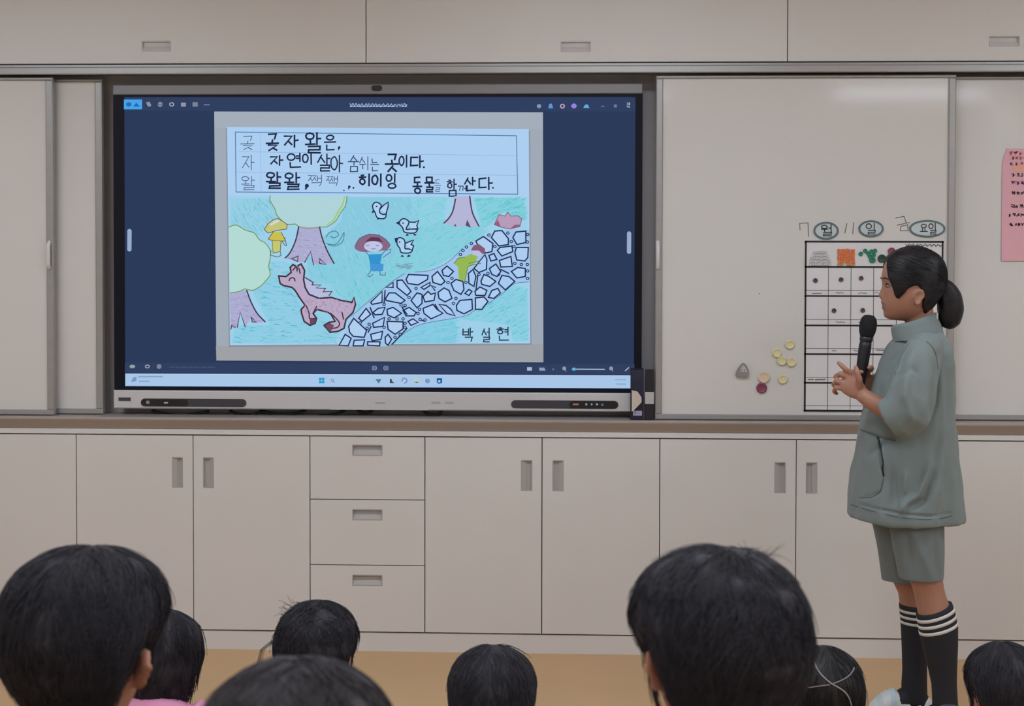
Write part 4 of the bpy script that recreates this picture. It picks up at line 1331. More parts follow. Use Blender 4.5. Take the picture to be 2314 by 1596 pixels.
def head_surface(phi, th, face=True):
    """points (forward, side, up) of the head in table units; phi from crown to chin, th from the face round"""
    F, B, W = np.interp(phi, _pd, _Ft), np.interp(phi, _pd, _Bt), np.interp(phi, _pd, _Wt)
    c, s = np.cos(th), np.sin(th)
    fw = np.where(c > 0, F, B) * np.sign(c) * np.abs(c) ** 0.92
    sd = W * np.sign(s) * np.abs(s) ** 0.92
    z = 81.5 * np.cos(phi)
    if face:
        yy = 643.5 - z
        frontal = np.clip(c, 0, 1) ** 2
        g = lambda x, m, w: np.exp(-((x - m) / w) ** 2)
        nose = np.interp(yy, [640, 650, 660, 667, 671, 675, 679], [0, 2.5, 7.5, 11.5, 10.5, 5, 0]) * np.exp(-(sd / 6.5) ** 2)
        lips = (4.0 * g(yy, 684, 3.6) + 3.2 * g(yy, 696, 4.2) - 1.5 * g(yy, 690, 2)) * np.exp(-(sd / 13) ** 2)
        chin = 2.5 * g(yy, 714, 8) * np.exp(-(sd / 14) ** 2)
        eye = -4.0 * g(yy, 645, 8) * (np.exp(-((np.abs(sd) - 21) / 11) ** 2))
        fw = fw + (nose + lips + chin + eye) * (c > 0)
    return np.stack([fw, sd, z], -1)


def head_normal(p):
    n = p / np.array([68 ** 2, 53 ** 2, 84 ** 2])
    return n / (np.linalg.norm(n, axis=-1, keepdims=True) + 1e-9)


class Frame:
    """places head units into the world: centre, heading angle, forward tilt, scale"""
    def __init__(self, c, ang, tilt=0.0, s=1.0, roll=0.0):
        f = Vector((math.cos(ang), math.sin(ang), 0))
        l = Vector((-math.sin(ang), math.cos(ang), 0))
        u = Vector((0, 0, 1))
        f, u = f * math.cos(tilt) - u * math.sin(tilt), u * math.cos(tilt) + f * math.sin(tilt)
        l, u = l * math.cos(roll) + u * math.sin(roll), u * math.cos(roll) - l * math.sin(roll)
        self.M = np.array([f, l, u]) * HS * s
        self.c = np.array(c)

    def __call__(self, p):
        return np.asarray(p, float) @ self.M + self.c


def head_mesh(fr, nphi=64, nth=80):
    ph = np.linspace(0.02, math.pi - 0.02, nphi)
    th = np.linspace(0, 2 * math.pi, nth, endpoint=False)
    P, T = np.meshgrid(ph, th, indexing='ij')
    v = fr(head_surface(P.ravel(), T.ravel())).reshape(nphi, nth, 3)
    m = MB()
    m.loft([list(map(tuple, r)) for r in v])
    return m


def ear_mesh(fr, side, up=0.0, big=1.0, out=0.0):
    """outer ear: rim, bowl and lobe"""
    m = MB()
    rings = []
    n = 20
    cf, cz = -3.0, -26.0 + up
    for (r, h) in ((0.9, -6), (1.0, 1), (1.0, 6.5), (0.86, 8), (0.66, 5.5), (0.4, 3.0), (0.12, 2.6)):
        ring = []
        for k in range(n):
            a = 2 * math.pi * k / n
            wz = 18 * big * (1.0 if math.sin(a) > 0 else 1.05)
            wf = (11.5 if math.sin(a) > -0.2 else 8.0) * big
            f = cf + wf * r * math.cos(a) - 3 * math.sin(a)
            z = cz + wz * r * math.sin(a)
            s = 50.0 + (h * .75 if out > 3 else h) * big - 0.22 * (f - cf) + out * min(1.0, max(0.0, (cf + 10 - f) / 20))
            ring.append((f, side * s, z))
        rings.append(fr(ring))
    m.loft(rings)
    return m


def hairline(th, table):
    a = np.abs((th + math.pi) % (2 * math.pi) - math.pi)
    return np.interp(a, [t[0] for t in table], [t[1] for t in table])


BOY = [(0, 42), (.5, 30), (.85, 2), (1.12, -20), (1.3, 2), (1.45, 9), (1.72, 9), (1.86, -12), (2.08, -40), (2.4, -58), (math.pi, -64)]
GIRLBACK = [(0, 48), (.5, 36), (.85, 8), (1.15, -26), (1.5, -22), (1.9, -50), (2.4, -64), (math.pi, -70)]
LONG = [(0, 48), (.5, 30), (.8, -20), (1.0, -52), (2, -64), (math.pi, -70)]
SPEAK = [(0, 56), (.38, 46), (.62, 16), (.75, -6), (.86, -24), (.98, -29), (1.12, -24), (1.27, -8), (1.45, 0), (1.62, -2), (1.74, -20), (1.86, -46), (2.4, -66), (math.pi, -70)]


def side_gain(p, n, side):
    """fuller hair at the sides, thinning towards the ears and the nape"""
    g = 1 + (side - 1) * np.abs(n[:, 1]) ** 1.5
    b = np.clip((-p[:, 0] - 12) / 30, 0, 1)
    t = np.clip((p[:, 2] + 8 + 36 * b) / 46, 0, 1)
    low = .24 + .5 * b
    return g * (low + (1 - low) * t * t * (3 - 2 * t)) if side > 1.15 else g


def hair_shell(fr, table, thick, lump=1.5, seed=1, ramp=7.0, side=1.0, nphi=90, nth=140):
    ph = np.linspace(0.015, math.pi - 0.02, nphi)
    th = np.linspace(0, 2 * math.pi, nth, endpoint=False)
    P, T = np.meshgrid(ph, th, indexing='ij')
    p = head_surface(P.ravel(), T.ravel(), False)
    n = head_normal(p)
    zl = hairline(T.ravel(), table) + 2.0 * vnoise(np.stack([T.ravel() * 9, P.ravel() * 0, T.ravel() * 0], -1), seed + 5)
    k = np.clip((p[:, 2] - zl) / ramp, -1, 1)
    k = np.where(k > 0, np.sin(k * math.pi / 2), k)
    h = np.where(k > 0, 1.5 + (thick - 1.5) * k, 1.5 + 9 * k)
    h = h * np.where(k > 0, side_gain(p, n, side), 1)
    h = h + np.where(k > 0, lump * vnoise(p / 17.0 + 40, seed) * np.clip(k * 2, 0, 1), 0)
    v = fr(p + n * h[:, None]).reshape(nphi, nth, 3)
    m = MB()
    m.loft([list(map(tuple, r)) for r in v])
    me = mesh_of(m.v, m.f)
    return me


def strand_mesh(S, r0, r1):
    """S: strands x points x 3 -> thin three-sided tubes in one mesh"""
    S = np.asarray(S)
    n, k, _ = S.shape
    t = np.gradient(S, axis=1)
    t /= np.linalg.norm(t, axis=2, keepdims=True) + 1e-9
    a = np.cross(t, np.array([0.3, 0.5, 0.8]))
    a /= np.linalg.norm(a, axis=2, keepdims=True) + 1e-9
    b = np.cross(t, a)
    rad = np.linspace(r0, r1, k)[None, :, None]
    V = np.stack([S + (a * math.cos(q) + b * math.sin(q)) * rad for q in (0, 2.094, 4.189)], 2)
    idx = np.arange(n * k * 3).reshape(n, k, 3)
    F = []
    for j in range(3):
        l = (j + 1) % 3
        F.append(np.stack([idx[:, :-1, j], idx[:, :-1, l], idx[:, 1:, l], idx[:, 1:, j]], -1).reshape(-1, 4))
    F = np.concatenate(F)
    me = bpy.data.meshes.new('m')
    me.vertices.add(n * k * 3)
    me.vertices.foreach_set('co', V.astype(np.float32).ravel())
    me.loops.add(len(F) * 4)
    me.loops.foreach_set('vertex_index', F.astype(np.int32).ravel())
    me.polygons.add(len(F))
    me.polygons.foreach_set('loop_start', np.arange(0, len(F) * 4, 4, dtype=np.int32))
    me.polygons.foreach_set('use_smooth', np.ones(len(F), bool))
    me.update(calc_edges=True)
    me.validate()
    return me


def strands(fr, table, thick, n, length, seed=3, messy=1.0, whorl=(-25.0, 10.0), pts=6, side=1.0, down=0.0):
    """combed strands lying on the hair shell, running away from the whorl; returns strands in world space"""
    g = np.random.default_rng(seed)
    th = g.uniform(-math.pi, math.pi, n * 2)
    ph = np.arccos(g.uniform(-0.72, 1.0, n * 2))
    p = head_surface(ph, th, False)
    ok = p[:, 2] > hairline(th, table) + 6
    th, ph, p = th[ok][:n], ph[ok][:n], p[ok][:n]
    n = len(p)
    wv = np.array([whorl[0], whorl[1], 84.0])
    out = []
    cur = p.copy()
    lift = g.uniform(-0.12, 0.25, n) * thick
    lift = lift + np.where(g.uniform(size=n) < 0.05 * messy, g.uniform(0, 5, n), 0)
    ang = g.normal(0, 0.22 * messy, n)
    L = length * g.uniform(0.6, 1.15, n)
    bend = g.normal(0, 0.25 * messy, n)
    for k in range(pts):
        nn = head_normal(cur)
        t = k / (pts - 1)
        off = thick * side_gain(cur, nn, side)[:, None] + lift[:, None] * (0.3 + 0.7 * t) - 1.2 * (t == 0)
        out.append(fr(cur + nn * off))
        d = cur - wv
        d = d + np.array([0, 0, -60.0 - down])
        d = d - nn * (d * nn).sum(1, keepdims=True)
        d /= np.linalg.norm(d, axis=1, keepdims=True) + 1e-9
        q = np.cross(nn, d)
        a = (ang + bend * t)[:, None]
        step = (d * np.cos(a) + q * np.sin(a)) * (L / (pts - 1))[:, None]
        nxt = cur + step
        # back onto the head surface
        ph2 = np.arccos(np.clip(nxt[:, 2] / 81.5, -0.98, 0.999))
        F, B, W = np.interp(ph2, _pd, _Ft), np.interp(ph2, _pd, _Bt), np.interp(ph2, _pd, _Wt)
        fr_ = np.where(nxt[:, 0] > 0, F, B)
        th2 = np.arctan2(nxt[:, 1] / (W + 1e-6), nxt[:, 0] / (fr_ + 1e-6))
        cur = head_surface(ph2, th2, False)
    return np.stack(out, 1)


def hair_material(name, rgb, rough=0.5):
    m = mat(name, rgb, rough, var=0.25, scale=40, bump=0.5, bscale=260, spec=0.35)
    return m


HAIR = hair_material('hair_black', (42, 39, 46), .6)
HAIRG = hair_material('hair_black_sleek', (24, 21, 25), .46)
HAIRB = hair_material('hair_dark_brown', (52, 46, 50), .65)
SKIN = mat('skin', (196, 140, 116), .5, var=.05, scale=30, spec=.4)
SKIN2 = mat('skin_back_row', (182, 126, 104), .5, var=.05, scale=30, spec=.4)


def tube_path(pts, rad, n=28, flat=None, hollow=None, start_cap=True, up=(0, 1, 0)):
    """tube with flat ends; hollow=(depth, factor) turns the far end inward like a cuff"""
    pts = [Vector(p) for p in pts]
    rings = []
    prev = None
    for i, p in enumerate(pts):
        t = (pts[min(i + 1, len(pts) - 1)] - pts[max(i - 1, 0)]).normalized()
        if prev is None:
            s = t.cross(Vector(up)).normalized()
        else:
            s = (prev - t * prev.dot(t)).normalized()
        prev = s
        w = t.cross(s)
        fl = 1.0 if flat is None else flat[i]
        rings.append([p + (s * math.cos(2 * math.pi * k / n) + w * math.sin(2 * math.pi * k / n) * fl) * rad[i] for k in range(n)])
    if hollow:
        c = pts[-1]
        t = (pts[-1] - pts[-2]).normalized()
        rings.append([c + (Vector(q) - c) * hollow[1] for q in rings[-1]])
        rings.append([Vector(q) - t * hollow[0] for q in rings[-1]])
    m = MB()
    m.loft(rings)
    return m
# ------------------------------------------------------------------ girl with the microphone
GY = -0.68
G = lambda px, py, dy=0.0: U(px, py, GY + dy)
PG = (GY + CAM_D) / FPX                         # metres per pixel at the girl
girl = empty('person', (G(2080, 1400).x, GY, 0), label='girl at the right in grey green shirt and shorts, facing the display with a microphone', cat='person')
fr = Frame(G(2064, 643.5), math.pi - 0.09, 0.0, 1.0)


def finger(pts, r):
    return MB().tube([G(*p) for p in pts], r, 10)


parts = [head_mesh(fr, 90, 110), ear_mesh(fr, -1, 0, 1.0, 3), ear_mesh(fr, 1, 0, 1.0, 3)]
parts.append(tube_path([G(2072, 690), G(2078, 720), G(2082, 752), G(2084, 790)], [.047, .045, .047, .055]))
parts.append(tube_path([G(2082, 765), G(2080, 800), G(2078, 860), G(2074, 950), G(2070, 1060), G(2070, 1180), G(2070, 1230)], [.06, .078, .08, .075, .078, .08, .07],
                       flat=[1.2, 1.4, 1.4, 1.3, 1.3, 1.3, 1.2]))
# near (left) arm and hand
parts.append(tube_path([G(2088, 790, -.10), G(2086, 830, -.15), G(2082, 890, -.18), G(2068, 938, -.185), G(2046, 946, -.18), G(2010, 930, -.165), G(1975, 911, -.145), G(1948, 893, -.125)],
                       [.042, .04, .036, .032, .031, .031, .028, .0225]))
parts.append(tube_path([G(1956, 898, -.13), G(1946, 890, -.124), G(1934, 880, -.12), G(1921, 869, -.115), G(1910, 860, -.112)], [.021, .0235, .032, .035, .028], flat=[.8, .62, .46, .42, .36],
                       up=(0, 1, 0)))
parts.append(finger([(1924, 845, -.113), (1910, 834, -.116), (1901, 826, -.11), (1895, 820, -.10)], [.0092, .0086, .008, .0068]))
parts.append(finger([(1914, 853, -.112), (1898, 845, -.112), (1888, 851, -.092), (1893, 860, -.078)], [.0095, .009, .0082, .007]))
parts.append(finger([(1906, 866, -.11), (1890, 861, -.108), (1883, 869, -.088), (1890, 876, -.076)], [.0092, .0087, .008, .0068]))
parts.append(finger([(1902, 878, -.108), (1889, 877, -.104), (1884, 885, -.088), (1891, 890, -.078)], [.0083, .0078, .0072, .0062]))
parts.append(finger([(1941, 876, -.127), (1942, 858, -.142), (1937, 842, -.142), (1934, 830, -.134)], [.0125, .0105, .0092, .0074]))
# far (right) arm and the hand round the microphone
parts.append(tube_path([G(2080, 795, .11), G(2076, 840, .16), G(2066, 900, .19), G(2046, 918, .175), G(2014, 905, .12), G(1985, 888, .066), G(1970, 876, .044)],
                       [.045, .043, .04, .037, .033, .027, .0225]))
mic0, mic1 = G(1964.5, 716, 0), G(1940, 886, 0)
mdir = (mic1 - mic0).normalized()


def on_mic(py):
    t = (py - 716) / 170.0
    return mic0.lerp(mic1, t)


parts.append(tube_path([G(1974, 880, .05), G(1964, 872, .045), G(1955, 862, .041), G(1950, 850, .039)], [.022, .028, .031, .024], flat=[.8, .6, .5, .5]))
for i, py in enumerate((842, 854, 866, 877)):
    c = on_mic(py)
    R = .0288
    pts = [c + Vector((math.cos(a) * R, math.sin(a) * R, (.004 if a > 3 else 0))) for a in (1.35, 2.0, 2.7, 3.4, 4.1, 4.6 - .1 * i)]
    parts.append(MB().tube(pts, [.0088, .009, .0086, .0082, .0076, .0066], 10))
c = on_mic(836)
parts.append(MB().tube([c + Vector((math.cos(a) * .031, math.sin(a) * .031, z)) for a, z in ((1.3, -.02), (.7, -.006), (0.1, .004), (-.5, .008), (-1.0, .009))], [.012, .011, .0098, .009, .0072], 10))

LEGN = [(1200, 2052, 2112), (1270, 2052, 2122), (1300, 2053, 2128), (1330, 2063, 2132), (1362, 2071, 2142), (1390, 2076, 2153), (1425, 2082, 2161), (1465, 2090, 2161), (1495, 2098, 2160), (1545, 2108, 2159),
        (1585, 2110, 2161), (1622, 2108, 2164)]
LEGF = [(1200, 2012, 2075), (1270, 2012, 2083), (1312, 2016, 2084), (1339, 2030, 2082), (1365, 2034, 2080), (1410, 2038, 2087), (1450, 2040, 2091), (1480, 2041, 2092), (1515, 2042, 2092), (1545, 2040, 2092), (1590, 2040, 2093)]
DN, DF = -.085, .085


def leg_loft(rows, dy, grow=0.0, y0=None, y1=None, slope=0.0, n=32, steps=26, hollow=True):
    ys = [r[0] for r in rows]
    a, b = (ys[0] if y0 is None else y0), (ys[-1] if y1 is None else y1)
    rings = []
    for k in range(steps):
        y = a + (b - a) * k / (steps - 1)
        l, r = np.interp(y, ys, [q[1] for q in rows]), np.interp(y, ys, [q[2] for q in rows])
        c = G((l + r) / 2, y, dy)
        hw = (r - l) / 2 * (GY + dy + CAM_D) / FPX + grow
        sl = slope * (1 - k / (steps - 1)) if steps > 6 else slope
        rings.append([(c.x + hw * math.cos(2 * math.pi * j / n), c.y + hw * .95 * math.sin(2 * math.pi * j / n), c.z + sl * hw * math.cos(2 * math.pi * j / n)) for j in range(n)])
    return MB().loft(rings)


parts += [leg_loft(LEGN, DN), leg_loft(LEGF, DF)]


def foot(rows, dy, x_toe, x_heel, k_=1.0):
    rings = []
    for k in range(9):
        t = k / 8
        px = x_heel + (x_toe - x_heel) * t
        x = G(px, 1580, dy).x
        h = np.interp(t, [0, .15, .4, .7, 1], [.05, .08, .085, .045, .02]) * k_
        w = np.interp(t, [0, .2, .6, .85, 1], [.022, .03, .037, .034, .018]) * k_
        rings.append([(x, GY + dy + w * math.cos(2 * math.pi * j / 16), .012 + h / 2 + (h / 2) * math.sin(2 * math.pi * j / 16)) for j in range(16)])
    return MB().loft(rings)


parts += [foot(LEGF, DF, 1985, 2094, .8), foot(LEGN, DN, 2045, 2160, .8)]
me = fuse(parts, .0036, 4)
# lips and cheeks as skin tint
n = len(me.vertices)
co = np.empty(n * 3, np.float32)
me.vertices.foreach_get('co', co)
co = co.reshape(-1, 3)
loc = (co - fr.c) @ np.linalg.inv(fr.M)
yy = 643.5 - loc[:, 2]
tint = np.tile(np.array(lin((168, 120, 99))), (n, 1))
lipm = np.exp(-((yy - 690.5) / 8) ** 4) * np.exp(-(loc[:, 1] / 15) ** 4) * (loc[:, 0] > 55)
tint = tint * (1 - .75 * lipm[:, None]) + np.array(lin((150, 82, 76))) * .75 * lipm[:, None]
ca = me.color_attributes.new('Col', 'FLOAT_COLOR', 'POINT')
ca.data.foreach_set('color', tint.astype(np.float32).ravel())
sk = bpy.data.materials.new('skin_girl')
sk.use_nodes = True
b_ = sk.node_tree.nodes['Principled BSDF']
vc = sk.node_tree.nodes.new('ShaderNodeVertexColor')
vc.layer_name = 'Col'
nz = sk.node_tree.nodes.new('ShaderNodeTexNoise')
nz.inputs['Scale'].default_value = 60
mx = sk.node_tree.nodes.new('ShaderNodeMix')
mx.data_type = 'RGBA'
mx.blend_type = 'OVERLAY'
mx.inputs[0].default_value = .12
sk.node_tree.links.new(vc.outputs[0], mx.inputs[6])
sk.node_tree.links.new(nz.outputs['Color'], mx.inputs[7])
sk.node_tree.links.new(mx.outputs[2], b_.inputs['Base Color'])
b_.inputs['Roughness'].default_value = .5
b_.inputs['Subsurface Weight'].default_value = .0
link('body', me, sk, girl, True)

# eyes and brows
EYEW, EYED = mat('eye_white', (172, 160, 154), .3), mat('eye_dark', (26, 20, 22), .3)
for sgn in (-1, 1):
    e = MB()
    rings = []
    for k in range(9):
        a = math.pi * k / 8
        rings.append(fr([(56.5 + 6.5 * math.cos(q) * math.sin(a), sgn * 21 + 9.5 * math.cos(a), 643.5 - 646 + 2.7 * math.sin(q) * math.sin(a)) for q in [2 * math.pi * j / 14 for j in range(14)]]))
    e.loft(rings)
    eye = e.build('eye', EYEW, girl, True)
    i_ = MB()
    i_.tube([tuple(fr([(60.6, sgn * 23, 643.5 - 646)])[0]), tuple(fr([(61.6, sgn * 19, 643.5 - 646)])[0])], .0038, 10)
    i_.build('iris', EYED, eye, True)
    l = MB()
    l.tube([tuple(q) for q in fr([(62, sgn * 11, -.5), (63.5, sgn * 17, 2.4), (61.5, sgn * 25, 2.2), (56, sgn * 32, -1.5)])], [.0008, .0014, .0014, .0009], 8)
    l.build('eyelid_line', EYED, girl, True)
    br = MB()
    br.tube([tuple(q) for q in fr([(69.5, sgn * 8, 13), (68.8, sgn * 16, 15), (65, sgn * 25, 15.5), (58, sgn * 33, 12)])], [.0016, .0026, .0022, .001], 8)
    br.build('eyebrow', EYED, girl, True)

# hair: sleek cap, ponytail, tie and fine strands
hair_me = hair_shell(fr, SPEAK, 6.0, .8, 11, ramp=6.0)
hair = link('hair', hair_me, HAIRG, girl, True, label='black hair pulled back into a low ponytail')
tie = G(2132, 655, 0)
pt = [(2122, 646, .03), (2134, 652, .036), (2144, 672, .039), (2148, 700, .038), (2144, 726, .031), (2138, 742, .012)]
rings = []
pn = [G(a, b, .0) for a, b, _ in pt]
n = 32
cs = smooth_line([(a, b) for a, b, _ in pt], 5)
rs = np.interp(np.linspace(0, 1, len(cs)), np.linspace(0, 1, len(pt)), [.020, .030, .0385, .040, .034, .010])
rr = []
for k, p in enumerate(cs):
    c = G(p[0], p[1], 0)
    q = cs[min(k + 1, len(cs) - 1)] - cs[max(k - 1, 0)]
    t = Vector((q[0], 0, -q[1])).normalized()
    s = Vector((-t.z, 0, t.x))
    ring = []
    for j in range(n):
        a = 2 * math.pi * j / n
        rad = rs[k] * (1 + .04 * math.sin(5 * a + 1) + .025 * math.sin(11 * a + k * .12))
        ring.append(c + s * math.cos(a) * rad + Vector((0, 1, 0)) * math.sin(a) * rad * .85)
    rr.append(ring)
MB().loft(rr).build('ponytail', HAIRG, hair, True)
TIEM = mat('hair_tie', (20, 18, 22), .6)
tr = []
for j in range(24):
    a = 2 * math.pi * j / 24
    tr.append(G(2129, 648, 0) + Vector((.35 * math.cos(a), 0, .95 * math.cos(a))) * .021 + Vector((0, math.sin(a) * .021, 0)))
MB().tube(tr + [tr[0]], .005, 8).build('hair_tie', TIEM, hair, True)
# strands: from the hairline back to the tie over the cap
g = np.random.default_rng(5)
N = 1500
th = g.uniform(-math.pi, math.pi, N)
ph = np.arccos(g.uniform(-.7, .98, N))
p = head_surface(ph, th, False)
ok = p[:, 2] > hairline(th, SPEAK) + 4
p = p[ok]
tgt = np.array([-66.0, 0, -6.0])
S = []
cur = p.copy()
keep = np.ones(len(p), bool)
for k in range(8):
    nn = head_normal(cur)
    ta = np.arctan2(cur[:, 1] / 53, cur[:, 0] / 67)
    keep &= cur[:, 2] > hairline(ta, SPEAK) + 2.5
    S.append(fr(cur + nn * (6.2 + g.normal(0, .25, (len(cur), 1)))))
    d = tgt - cur
    d = d - nn * (d * nn).sum(1, keepdims=True)
    dl = np.linalg.norm(d, axis=1, keepdims=True)
    cur = cur + d / (dl + 1e-6) * np.minimum(9.0, dl * .6)
    ph2 = np.arccos(np.clip(cur[:, 2] / 81.5, -.98, .999))
    F, B, W = np.interp(ph2, _pd, _Ft), np.interp(ph2, _pd, _Bt), np.interp(ph2, _pd, _Wt)
    th2 = np.arctan2(cur[:, 1] / (W + 1e-6), cur[:, 0] / (np.where(cur[:, 0] > 0, F, B) + 1e-6))
    cur = head_surface(ph2, th2, False)
link('strands', strand_mesh(np.stack(S, 1)[keep], .00075, .0005), HAIRG, hair, True, kind='stuff')
# loose wisps before the ear
W_ = []
for k in range(26):
    f0 = g.uniform(34, 44)
    s0 = 49
    W_.append(fr([(f0 + g.normal(0, 1), -s0 - 1, -14), (f0 + g.normal(0, 1), -s0 - 1.0, -24), (f0 - 1 + g.normal(0, 1.5), -s0 + 1.5, -36), (f0 - 2 + g.normal(0, 2), -s0 + 4.5, -46)]))
link('side_wisps', strand_mesh(np.array(W_), .0006, .0003), HAIRG, hair, True, kind='stuff')

# --- shirt
JK = mat('shirt_grey_green', (122, 133, 132), .88, var=.05, scale=5, bump=.25, bscale=700, sheen=.15)
JK2 = JK
rows = [(752, 2040, 2124, .07), (770, 2018, 2136, .10), (790, 2006, 2146, .124), (822, 1990, 2154, .132), (861, 1974, 2156, .135), (900, 1963, 2157, .137), (926, 1951, 2158, .14), (960, 1942, 2159, .145),
        (1009, 1935, 2161, .157), (1080, 1927, 2167, .172), (1130, 1921, 2170, .178), (1160, 1919, 2171, .18), (1172, 1922, 2168, .176)]
ys = [r[0] for r in rows]
rings = []
n = 72
for y in np.linspace(752, 1168, 60):
    l, r, hd = (np.interp(y, ys, [q[i] for q in rows]) for i in (1, 2, 3))
    a0, a1 = G(l, y), G(r, y)
    c = (a0 + a1) / 2
    hw = (a1.x - a0.x) / 2
    fold = np.clip((y - 900) / 260, 0, 1)
    rings.append([(c.x + hw * math.copysign(abs(math.cos(t)) ** .85, math.cos(t)) * (1 + .010 * fold * math.sin(9 * t)),
                   c.y + hd * math.copysign(abs(math.sin(t)) ** .85, math.sin(t)) * (1 + .05 * fold * math.sin(8 * t + .8) + .03 * fold * math.sin(13 * t)), c.z) for t in [2 * math.pi * k / n for k in range(n)]])
cz_ = rings[-1]
cc = Vector((sum(p[0] for p in cz_) / n, GY, cz_[0][2]))
rings.append([tuple(cc + (Vector(p) - cc) * .93) for p in cz_])
rings.append([(p[0], p[1], p[2] + .05) for p in rings[-1]])
torso = MB().loft(rings)
sl_near = tube_path([G(2096, 778, -.075), G(2090, 792, -.115), G(2078, 822, -.160), G(2069, 860, -.19), G(2060, 900, -.205), G(2047, 930, -.205), G(2030, 942, -.198), G(2013, 950, -.188)],
                    [.045, .054, .062, .069, .075, .077, .075, .073], flat=[1, .92, .85, .8, .78, .78, .8, .8], hollow=(.05, .88))
sl_far = tube_path([G(2090, 780, .07), G(2078, 800, .12), G(2066, 850, .17), G(2050, 885, .165), G(2018, 890, .115), G(1994, 880, .08), G(1974, 868, .052)],
                   [.045, .056, .06, .058, .05, .044, .038], hollow=(.03, .86))
CREASE = [([(2046, 778), (2030, 820), (2016, 866), (2012, 896)], 7, -.008), ([(2100, 778), (2117, 802), (2121, 850), (2114, 905), (2104, 942)], 7, -.007),
          ([(2066, 792), (2052, 845), (2036, 905)], 9, .005), ([(2050, 862), (2046, 900), (2060, 950)], 7, .005), ([(2078, 815), (2090, 880), (2098, 925)], 8, -.004), ([(2030, 850), (2060, 835), (2080, 845)], 6, -.004),
          ([(1941, 972), (1985, 988), (2030, 996)], 3.5, -.004), ([(1983, 990), (1989, 1030), (1996, 1074)], 3.2, -.007), ([(1991, 992), (1998, 1035), (2004, 1074)], 5, .004),
          ([(2104, 1046), (2076, 1118), (2042, 1142)], 7, .008), ([(2108, 1064), (2086, 1130), (2050, 1154)], 7, -.006), ([(2046, 1066), (2044, 1118)], 5, .006), ([(2018, 1060), (2022, 1132)], 6, -.005),
          ([(1996, 1074), (1986, 1114), (1950, 1126)], 4, -.003), ([(2134, 970), (2124, 1050), (2116, 1130)], 8, .006), ([(2122, 990), (2110, 1100)], 8, -.004), ([(2030, 1150), (2050, 1152)], 12, .006),
          ([(2130, 780), (2142, 860), (2146, 960)], 8, -.004), ([(2040, 985), (2000, 1000), (1965, 1030)], 6, -.004), ([(1975, 840), (1985, 880), (1980, 915)], 6, -.004),
          ([(2035, 785), (2010, 815), (1995, 850)], 6, -.004), ([(1930, 1136), (1965, 1147), (2030, 1160), (2100, 1168), (2150, 1160)], 2.4, -.0025)]


def jdef(co, no):
    x, y = proj(co)
    f = np.clip((-no[:, 1] - .15) / .4, 0, 1)
    d = np.zeros(len(co))
    for pts, w, h in CREASE:
        d += 2.3 * h * crease(x, y, pts, w * 1.25) * f
    d += .007 * vnoise(co * np.array([16, 16, 9.0]), 3) + .002 * vnoise(co * np.array([45, 45, 26.0]), 4)
    return co + no * d[:, None]


jm = fuse([torso, sl_near, sl_far], .0042, 4, jdef)
shirt = link('shirt', jm, JK, girl, True, label='loose grey green short sleeved shirt')
# seams, pocket edges and hem stitching lying on the cloth
nv = len(jm.vertices)
jco = np.empty(nv * 3, np.float32)
jno = np.empty(nv * 3, np.float32)
jm.vertices.foreach_get('co', jco)
jm.vertex_normals.foreach_get('vector', jno)
jco, jno = jco.reshape(-1, 3).astype(float), jno.reshape(-1, 3).astype(float)
jx, jy = proj(jco)
front = jno[:, 1] < -.05
SEAM = mat('shirt_seam', (94, 103, 103), .9)


def seam(name, pts, r, m=SEAM):
    V = []
    for q in smooth_line(pts, 6):
        d2 = (jx - q[0]) ** 2 + (jy - q[1]) ** 2 + np.where(front, 0, 1e6)
        near = np.argsort(d2)[:14]
        near = near[d2[near] < 60]
        if len(near) == 0:
            continue
        i = near[np.argmin(jco[near, 1])]
        V.append(jco[near][np.abs(jco[near, 1] - jco[i, 1]) < .012].mean(0) + jno[i] * r * .15)
    V = [v for k, v in enumerate(V) if k == 0 or np.linalg.norm(v - V[k - 1]) > .002]
    if len(V) > 2:
        W = [V[0]] + [(V[k - 1] + 2 * V[k] + V[k + 1]) / 4 for k in range(1, len(V) - 1)] + [V[-1]]
        MB().tube(W, r, 6).build(name, m, shirt, True)


seam('pocket_opening', [(1983, 988), (1987, 1015), (1991, 1045), (1997, 1076)], .0026, mat('pocket_dark', (44, 48, 50), .95))
seam('flap_seam', [(1943, 971), (1965, 979), (1990, 989), (2022, 996)], .0016)
seam('armhole_seam', [(2052, 776), (2040, 795), (2030, 820), (2022, 848)], .0016)
seam('armhole_seam', [(2094, 772), (2108, 786), (2116, 806), (2119, 835)], .0016)
seam('hem_seam', [(1922, 1140), (1960, 1152), (2010, 1164), (2060, 1172), (2110, 1174), (2150, 1166)], .0013)
seam('pocket_seam', [(1997, 1080), (1988, 1110), (1968, 1124), (1940, 1124)], .0013)
tg = G(2117, 713, -.02)
MB().box(tg.x - .003, tg.x + .003, tg.y - .006, tg.y + .006, tg.z - .012, tg.z + .008, bev=.001).build('label_tag', mat('tag_white', (214, 210, 206), .7), shirt)
# stand collar
rings = []
for (cx, rx, yf, yb, hd) in ((2077, 58, 774, 760, .088), (2073, 57, 762, 742, .08), (2067, 54, 746, 720, .070), (2065, 52, 739, 707, .066), (2066, 48, 741, 709, .060), (2070, 49, 760, 740, .064)):
    ring = []
    for k in range(48):
        t = 2 * math.pi * k / 48
        px = cx - rx * math.cos(t)
        py = yf + (yb - yf) * (1 - math.cos(t)) / 2
        py += 2.0 * math.sin(3 * t)
        ring.append(G(px, py, hd * math.sin(t)))
    rings.append(ring)
MB().loft(rings, False, False).build('collar', JK, shirt, True)
tagm = MB().box(*[0] * 6) if False else None
